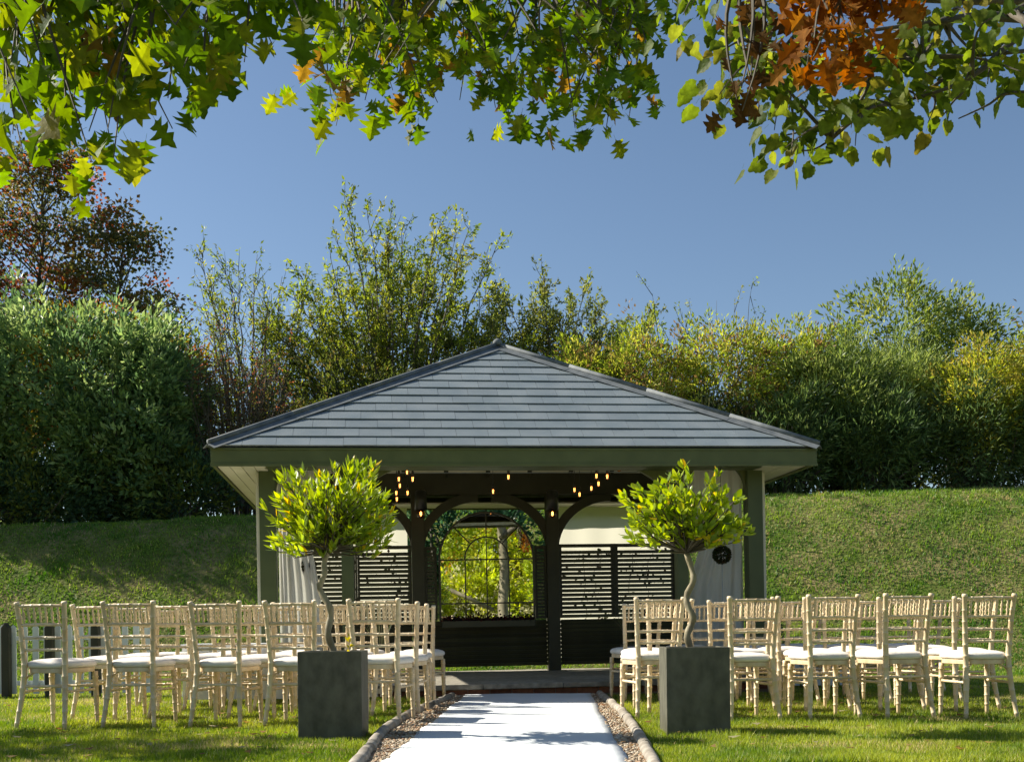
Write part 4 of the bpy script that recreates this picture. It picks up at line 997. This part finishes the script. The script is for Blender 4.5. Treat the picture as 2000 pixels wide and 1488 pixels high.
# ------------------------------------------------------------------ white picket fences and crates
def fence(name, label, x0, x1, y, pitch, w, z0, z1, greens=(), pointed=True):
    e = empty(name, ((x0+x1)/2, y, float(ground_z((x0+x1)/2, y))), label=label, cat='fence'); L = x1-x0
    for z in (z0+.09, z1-.17): MB().box(-L/2, L/2, .012, .032, z, z+.05).build('rail', M['white'], e)
    n_ = int(L/pitch); a = w/2
    me = MB().ext([(-a, -.010, 0), (a, -.010, 0), (a, -.010, z1-z0-(a if pointed else 0)), (0, -.010, z1-z0), (-a, -.010, z1-z0-(a if pointed else 0))], (0, .02, 0)).mesh('picket', M['white'])
    for i in range(n_+1):
        q = obj('picket', me, e); q.location = (-L/2+i*pitch, 0, z0)
    for g_ in greens:
        MB().ext([(-.042+g_-(x0+x1)/2, -.12, 0), (.042+g_-(x0+x1)/2, -.12, 0), (.042+g_-(x0+x1)/2, -.12, z1-.03), (g_-(x0+x1)/2, -.12, z1+.03), (-.042+g_-(x0+x1)/2, -.12, z1-.03)], (0, .09, 0)).build('post', M['dark'], e, bevel=.01)
    return e
fence('picket_fence', 'low white picket fence with dark green posts behind the left chairs', -6.3, -3.95, 12.3, .122, .062, .04, .79, (-5.49, -5.02, -4.52))
def crate(label, x0, x1, y, z1, card, n_=9):
    e = empty('slatted_box', ((x0+x1)/2, y, 0), label=label, cat='box', group='white slatted boxes behind the chairs'); L = x1-x0; pt = L/n_
    me = MB().box(-pt/2+.012, pt/2-.012, 0, .018, 0, z1).mesh('board', M['white'])
    for i in range(n_):
        q = obj('board', me, e); q.location = (-L/2+(i+.5)*pt, 0, .03)
        q = obj('board', me, e); q.location = (-L/2+(i+.5)*pt, .45, .03)
    for z in (.06, z1-.06): MB().box(-L/2, L/2, .022, .04, z, z+.05).build('batten', M['white'], e)
    MB().box(-L/2, L/2, -.01, .48, z1+.032, z1+.055).build('lid', M['white'], e)
    if card:
        ce = empty('notice_card', ((x0+x1)/2+.12, y-.006, 0), label='small white card with round emblem and dark block on the slatted box', cat='sign')
        cd = MB().box(-.05, .05, -.003, 0, .12, .52).build('card', M['white'], ce)
        MB().strip([(.018*math.cos(a), -.006, .47+.018*math.sin(a)) for a in np.linspace(0, 2*PI, 21)], [(.024*math.cos(a), -.006, .47+.024*math.sin(a)) for a in np.linspace(0, 2*PI, 21)], (0, .002, 0)).build('printed_ring', M['tint'], ce)
        for k_ in range(5): MB().box(-.032+k_*.011, -.026+k_*.011, -.006, -.004, .15, .19).build('printed_bar', M['black'], ce)
crate('white slatted wooden box behind the left chairs', -3.25, -1.95, 11.05, .52, True)
crate('low white slatted box behind the right chairs', 2.5, 3.9, 12.5, .40, False, 10)
crate('white slatted box half hidden behind the left planter chairs', -1.85, -1.2, 11.2, .40, False, 5)

# ------------------------------------------------------------------ overhanging oak (trunk behind the camera) and lime
def lobed(L=1.0):
    half = [(.0, .0), (.05, .08), (.16, .13), (.36, .12), (.25, .25), (.15, .31), (.30, .36), (.54, .37), (.37, .49), (.17, .55), (.28, .62), (.44, .70), (.27, .76), (.15, .80), (.13, .88), (.0, 1.0)]
    return half
def oak_mesh(name, mat, L, curl, fold, seed):
    r = np.random.default_rng(seed); h = lobed(); vs = []; fs = []
    n_ = len(h)
    for sg in (-1, 1):
        b = len(vs)
        for (x, y) in h:
            x = x*(1+r.uniform(-.12, .12)); vs.append((sg*x*L, y*L, fold*x*L-curl*L*y*y))
        mids = []
        for (x, y) in h: mids.append(len(vs)); vs.append((0, y*L, -curl*L*y*y))
        for i in range(n_-1):
            f_ = (b+i, b+i+1, mids[i+1], mids[i]); fs.append(f_ if sg > 0 else f_[::-1])
    mb = MB(); mb.add(vs, fs); mb.tube([(0, -.22*L, .03*L), (0, 0, 0)], .006*L, 3, caps=False); return mb.mesh(name, mat, False)
def round_leaf(name, mat, L, curl, seed):
    N = 26; pts = []
    for i in range(N+1):
        a = -PI/2+2*PI*i/N; rr = .5*(1+.045*(-1)**i+.03*math.sin(i*2.3+seed)); up = max(0, math.sin(a)); dn = max(0, -math.sin(a))
        tip = .26*up**14; notch = .17*dn**20
        pts.append((.92*rr*math.cos(a)*(1+.08*dn)*L, (.5+rr*math.sin(a)*.98+tip+notch)*L, 0))
    pts = [(x, y, -curl*y*y/L+.28*abs(x)+.05*L*math.sin(14*y/L+seed)*abs(x)/L) for x, y, _ in pts[:-1]]; k_ = len(pts)
    mb = MB(); mb.add(pts+[(0, .5*L, -curl*.25*L-.03*L)], [(i, (i+1) % k_, k_) for i in range(k_)]); mb.tube([(0, -.3*L, 0), (0, .02*L, 0)], .008*L, 3, caps=False); return mb.mesh(name, mat, True)

def bough(root, rootloc, tips, starts, r, meshes, per, lscale, twmb, spread=.10, drop=.45):
    """tips: twig end points (world); each twig leaves the nearest start point and carries leaves near its end"""
    items = []
    for tp_ in tips:
        tp_ = Vector(tp_); st = min(starts, key=lambda q: (q-tp_).length+random.uniform(0, .5)); mid = st.lerp(tp_, .5)+Vector((r.normal()*.08, r.normal()*.08, .12))
        N = 7; pts = [st*(1-t_)**2+mid*2*t_*(1-t_)+tp_*t_*t_ for t_ in [k/N for k in range(N+1)]]
        twmb.tube([p_-rootloc for p_ in pts], [.011*(1-.8*k/N) for k in range(N+1)], 4, caps=False)
        for j in range(per):
            t_ = 1-.62*(j/per)**1.2*min(1, .75/max(.3, (tp_-st).length))*1.4; t_ = max(t_, .1); k = min(int(t_*N), N-1); p_ = pts[k].lerp(pts[k+1], t_*N-k)
            off = Vector(r.normal(size=3)*spread); off.z = -abs(off.z)*.5+off.z*.3
            dv = (off.normalized()*.9+Vector((0, 0, -drop-.3*r.random()))+Vector(r.normal(size=3)*.25)).normalized()
            face = Vector((r.normal()*.7, -1+r.normal()*.5, .35+r.normal()*.5)).normalized()
            items.append((p_+off-rootloc, dv, face, lscale*r.uniform(.65, 1.15), (p_+off).y))
    return items
def place(items, meshes, parent, r, stuffmat, pal, nparts, colr=None):
    items.sort(key=lambda q: q[4]/q[3])
    def m4(q):
        p_, dv, fc, s_, _ = q; z_ = (fc-dv*fc.dot(dv)).normalized(); x_ = dv.cross(z_).normalized()
        return Matrix.Translation(p_) @ Matrix((x_, dv, z_)).transposed().to_4x4() @ Matrix.Scale(s_, 4)
    for i, q in enumerate(items[:nparts]):
        o_ = obj('leaf', meshes[i % len(meshes)], parent); o_.matrix_local = m4(q)
    rest = items[nparts:]
    if rest:
        me = meshes[0]; bv = np.array([v.co for v in me.vertices]); bf = [tuple(p_.vertices) for p_ in me.polygons]; k_ = max(len(f_) for f_ in bf)
        tri = []
        for f_ in bf:
            for i in range(1, len(f_)-1): tri.append((f_[0], f_[i], f_[i+1]))
        tri = np.array(tri); cols = np.array([c for _, c in pal]+[c for _, c in pal[:-1]]*2); VV = []; FF = []; CC = []
        for i, q in enumerate(rest):
            mm = np.array(m4(q)); VV.append(bv @ mm[:3, :3].T+mm[:3, 3]); FF.append(tri+len(bv)*i); CC.append(np.tile(cols[r.integers(0, len(cols))]*r.uniform(.8, 1.2), (len(bv), 1)))
        tag(obj('foliage', big_mesh('foliage', np.concatenate(VV), np.concatenate(FF), stuffmat, np.concatenate(CC)), parent), kind='stuff')
ML = leafmat('overhead_leaf_by_colour', .6, .55, None, tcol=2.1, spec=.2, mottle=22)

TX, TY = 1.05, -7.5
oak = empty('oak_tree', (TX, TY, 0), label='big oak behind the camera whose lobed green leaves overhang the top', cat='tree'); OL = Vector((TX, TY, 0))
MB().tube([(0, 0, -.1), (.03, 0, .4), (-.03, .02, 1.4), (.05, 0, 2.6), (-.05, .05, 4.2), (-.2, .3, 6.0)], [.27, .20, .17, .16, .15, .12], 14).build('trunk', M['oakbark'], oak, smooth=True)
def limb(pts, r0, r1, parent, mat='darkbark'):
    P = smoothpts(pts, 14); return MB().tube(P, [r0+(r1-r0)*i/13 for i in range(14)], 8).build('limb', M[mat], parent, smooth=True)
S1 = at(-150, -260, 4.2); S1b = at(250, -200, 4.6); S1c = at(560, -230, 5.0)
S2a = at(700, -160, 6.4); S2b = at(980, -200, 6.6); S2c = at(1230, -180, 6.6)
limb([(-.1, .1, 4.2), (-3.5, 3.5, 5.4), S2c-OL, S2b-OL, S2a-OL], .12, .03, oak)
limb([(-.2, .3, 5.4), (-5.0, 4.5, 5.6), S1c-OL, S1b-OL, S1-OL], .12, .03, oak)
limb([(-.1, .1, 3.6), (1.8, .8, 5.0), (3.0, 1.5, 6.2)], .10, .03, oak)
rt = np.random.default_rng(101); tw = MB()
oakmesh = [oak_mesh('leaf', M['oak'], .135, c_, f_, i) for i, (c_, f_) in enumerate(((.15, .3), (.35, .15), (-.1, .5), (.5, .4), (.7, .6), (.25, .8)))]
Ltips = [(50, 290), (20, 260), (110, 270), (160, 255), (205, 250), (30, 215), (75, 235), (140, 300), (180, 315), (225, 305), (95, 150), (20, 120), (150, 215), (60, 60), (120, 90), (200, 120), (240, 170), (300, 215), (335, 250), (395, 180), (370, 130), (300, 90), (350, 50), (420, 90),
         (470, 120), (520, 85), (455, 30), (540, 25), (600, 40), (620, 5), (250, 20), (180, 10), (20, 10), (330, 190), (10, 175), (500, 0), (400, 10), (100, 20), (230, 260), (70, 190), (275, 140)]
Lt = [at(x+rt.normal()*8, y+2, rt.uniform(4.0, 5.0)) for x, y in Ltips]
Lt += [at(rt.uniform(-20, 620), rt.uniform(-60, 90), rt.uniform(4.2, 5.6)) for _ in range(18)]+[at(rt.uniform(-20, 330), rt.uniform(40, 190), rt.uniform(4.4, 5.6)) for _ in range(7)]
it = bough(oak, OL, Lt, [S1, S1b, S1c]+[at(x, -120, 4.6) for x in (40, 160, 330, 480)], rt, oakmesh, 8, .95, tw, .10)
Ctips = [(590, 120), (620, 165), (650, 225), (640, 250), (700, 200), (690, 130), (660, 80), (740, 170), (770, 190), (820, 200), (860, 205), (900, 200), (930, 170), (970, 215), (1000, 245), (1040, 215), (1085, 190), (1110, 230), (1130, 255), (1190, 262), (1225, 240),
         (1240, 170), (1160, 215), (1175, 120), (1250, 90), (1265, 110), (1210, 70), (1100, 120), (1050, 90), (1000, 130), (950, 90), (900, 120), (850, 130), (800, 100), (760, 70), (720, 40), (830, 50), (900, 40), (980, 40), (1060, 20), (1140, 50), (1230, 20), (1270, 40), (1110, 0), (940, 0), (700, 10), (780, 130), (1020, 180), (1150, 170), (1200, 200), (880, 80), (1320, 10), (1345, 30), (680, 170), (620, 140)]
Ct = [at(x+rt.normal()*8, y-4, rt.uniform(6.0, 7.2)) for x, y in Ctips]
Ct += [at(rt.uniform(640, 1230), rt.uniform(10, 210), rt.uniform(6.2, 7.6)) for _ in range(34)]
it += bough(oak, OL, Ct, [S2a, S2b, S2c]+[at(x, -80, 6.5) for x in (680, 800, 930, 1060, 1180, 1270)], rt, oakmesh, 10, .92, tw, .11)
place(it, oakmesh, oak, rt, ML, OAK, 300)
tag(tw.build('twigs', M['darkbark'], oak), kind='stuff')
# lower crown seen in the mirror
r = np.random.default_rng(103)
ell = [(TX-1.9, TY-.5, 3.9, 1.5, 1.4, 1.1), (TX+1.7, TY-.8, 4.0, 1.6, 1.4, 1.3), (TX, TY-1.8, 5.2, 2.8, 1.6, 1.6)]
P, D, ci, ncl = clump_points(ell, 620, 16, r, .3, .3); C = pick([(.20, .30, .03), (.30, .38, .04), (.38, .40, .05), (.45, .28, .03)], ncl, r, [.4, .35, .18, .07])[ci]
tag(leaves('foliage', P-np.array(OL), D, .16*r.uniform(.7, 1.2, len(P)), .09, C, M['leafthin'], r, parent=oak), kind='stuff')
shrub('garden_shrub', 'sunlit golden green shrubbery behind the camera, seen only in the mirror', 'shrub',
      [(-2.4, -11, 1.4, 1.6, 1.2, 1.4), (.3, -12, 1.6, 1.8, 1.2, 1.7), (3.2, -11.5, 1.5, 1.8, 1.2, 1.6), (-2.5, -13.5, 4.0, 2.8, 1.3, 2.8), (3, -13.5, 4.2, 3.2, 1.3, 2.8), (0, -14.5, 4.5, 4, 1.2, 3)], 4200, 15, .20, .11, [(.34, .44, .04), (.46, .54, .06), (.50, .52, .08), (.36, .42, .05), (.5, .48, .32)], 'leafthin', 104, .4, .26)
o = MB().tube([(-1.3, -9.6, 2.3), (.8, -9.5, 1.3)], .07, 8).build('garden_rail', M['oakbark'], smooth=True); tag(o, 'pale leaning timber pole among shrubs, seen in the mirror', 'pole')

# russet oak spray hanging near the right
rus = empty('russet_oak_spray', at(1640, -120, 3.6), label='orange-brown autumn oak leaves hanging in a bunch at top right', cat='leafy branch'); RLc = rus.location.copy()
rmesh = [oak_mesh('leaf', M['russet'], .125, c_, f_, 10+i) for i, (c_, f_) in enumerate(((.15, .3), (.4, .15), (-.1, .5)))]; tw = MB(); rr = np.random.default_rng(105)
tips = [at(x, y-15, rr.uniform(3.4, 3.9)) for x, y in ((1575, 150), (1565, 120), (1590, 90), (1600, 60), (1620, 105), (1640, 70), (1650, 25), (1680, 80), (1690, 30), (1725, 40), (1750, 20), (1745, 0), (1610, 20), (1660, 100), (1585, 135), (1700, 5), (1630, 130))]
it = bough(rus, RLc, tips, [Vector(RLc), at(1700, -90, 3.6)], rr, rmesh, 10, .68, tw, .055, .6); place(it, rmesh, rus, rr, ML, RUS, 300); tw.build('twigs', M['darkbark'], rus)
bro = empty('brown_oak_spray', at(1450, -60, 3.9), label='small dark brown bunch of withered oak leaves below the lime leaves', cat='leafy branch'); BL = bro.location.copy(); tw = MB()
bm_ = [oak_mesh('leaf', M['brownleaf'], .085, .2, .3, 20), oak_mesh('leaf', M['brownleaf'], .085, .4, .2, 21)]
it = bough(bro, BL, [at(x, y-8, 3.9+q) for x, y, q in ((1450, 225, 0), (1462, 200, .05), (1440, 205, .1), (1470, 185, 0), (1448, 180, -.05))], [Vector(BL)], rr, bm_, 5, .9, tw, .03, .8); place(it, bm_, bro, rr, ML, BR, 300); tw.build('twigs', M['darkbark'], bro)

# lime boughs from the right
lime = empty('lime_tree', (7.5, 3.5, 0), label='lime tree off to the right with round-leaved boughs reaching in', cat='tree'); LO = Vector((7.5, 3.5, 0))
MB().tube([(0, 0, -.1), (0, 0, 1.5), (.05, .1, 3.5), (-.1, .2, 6)], [.3, .24, .2, .12], 12).build('trunk', M['oakbark'], lime, smooth=True)
B1 = [at(2300, 60, 5.6), at(2000, 35, 5.4), at(1850, 40, 5.3), at(1720, 90, 5.2), at(1690, 120, 5.2)]
B2 = [at(2300, -60, 5.8), at(1950, 0, 5.7), at(1650, -20, 5.6), at(1450, -60, 5.6)]
B3 = [at(2200, 0, 5.3), at(2010, 60, 5.2), at(1900, 150, 5.1), at(1800, 190, 5.1)]
limb([(-.05, .1, 3.0)]+[q-LO for q in B1], .035, .006, lime); limb([(-.08, .15, 4.4)]+[q-LO for q in B2], .035, .010, lime); limb([(0, .1, 2.6)]+[q-LO for q in B3], .03, .005, lime)
# long curved bare-looking twigs
for ps in ([(1705, 110), (1700, 160), (1660, 230), (1625, 270), (1590, 292), (1565, 294)], [(1850, 150), (1790, 190), (1740, 205), (1700, 205)], [(2010, 180), (1960, 185), (1930, 205), (1872, 232)], [(1900, 120), (1880, 180), (1865, 195), (1845, 222)], [(1560, 60), (1500, 130), (1470, 160)], [(1690, 215), (1650, 220), (1590, 215)], [(1850, 40), (1700, 60), (1600, 75), (1480, 95), (1440, 95)], [(2000, 100), (1900, 110), (1800, 115), (1710, 115)]):
    P = smoothpts([at(x, y, 5.2)-LO for x, y in ps], 12); MB().tube(P, [.010-.007*i/11 for i in range(12)], 5).build('twig', M['darkbark'], lime, smooth=True)
rl = np.random.default_rng(106); tw = MB(); lmesh = [round_leaf('leaf', M['lime'], .105, c_, i) for i, c_ in enumerate((.1, .35, -.15))]
Rt = [(1400, 185), (1415, 205), (1420, 165), (1440, 95), (1405, 105), (1475, 70), (1520, 40), (1440, 30), (1500, 10), (1560, 20), (1480, 130), (1525, 110), (1560, 150), (1540, 230), (1535, 215), (1500, 275), (1495, 255), (1545, 300), (1535, 290), (1600, 240), (1595, 165),
      (1665, 285), (1670, 250), (1660, 180), (1700, 130), (1730, 100), (1780, 70), (1740, 195), (1790, 200), (1745, 215), (1815, 240), (1720, 160), (1770, 150), (1830, 130), (1850, 160), (1880, 110), (1905, 60), (1870, 20), (1940, 120), (1960, 150), (1985, 90), (1990, 140), (1930, 165), (1800, 20), (1870, 165), (1750, 45), (1960, 40), (1640, 160), (1685, 60), (1350, 15), (1390, 60), (1330, 30), (1900, 20), (1980, 20), (1830, 90), (1580, 265)]
Rt = [at(x+rl.normal()*6, y, rl.uniform(4.8, 5.7)) for x, y in Rt]
sts = [q for q in B1+B2+B3 if q.x < 2.6]+[at(x, y, 5.2) for x, y in ((1700, 160), (1625, 270), (1480, 95), (1600, 75), (1740, 205), (1800, 115), (1500, 130), (1500, -60), (1400, -60))]
it = bough(lime, LO, Rt, sts, rl, lmesh, 10, .72, tw, .10, .35); place(it, lmesh, lime, rl, ML, LIME, 300); tag(tw.build('twigs', M['darkbark'], lime), kind='stuff')
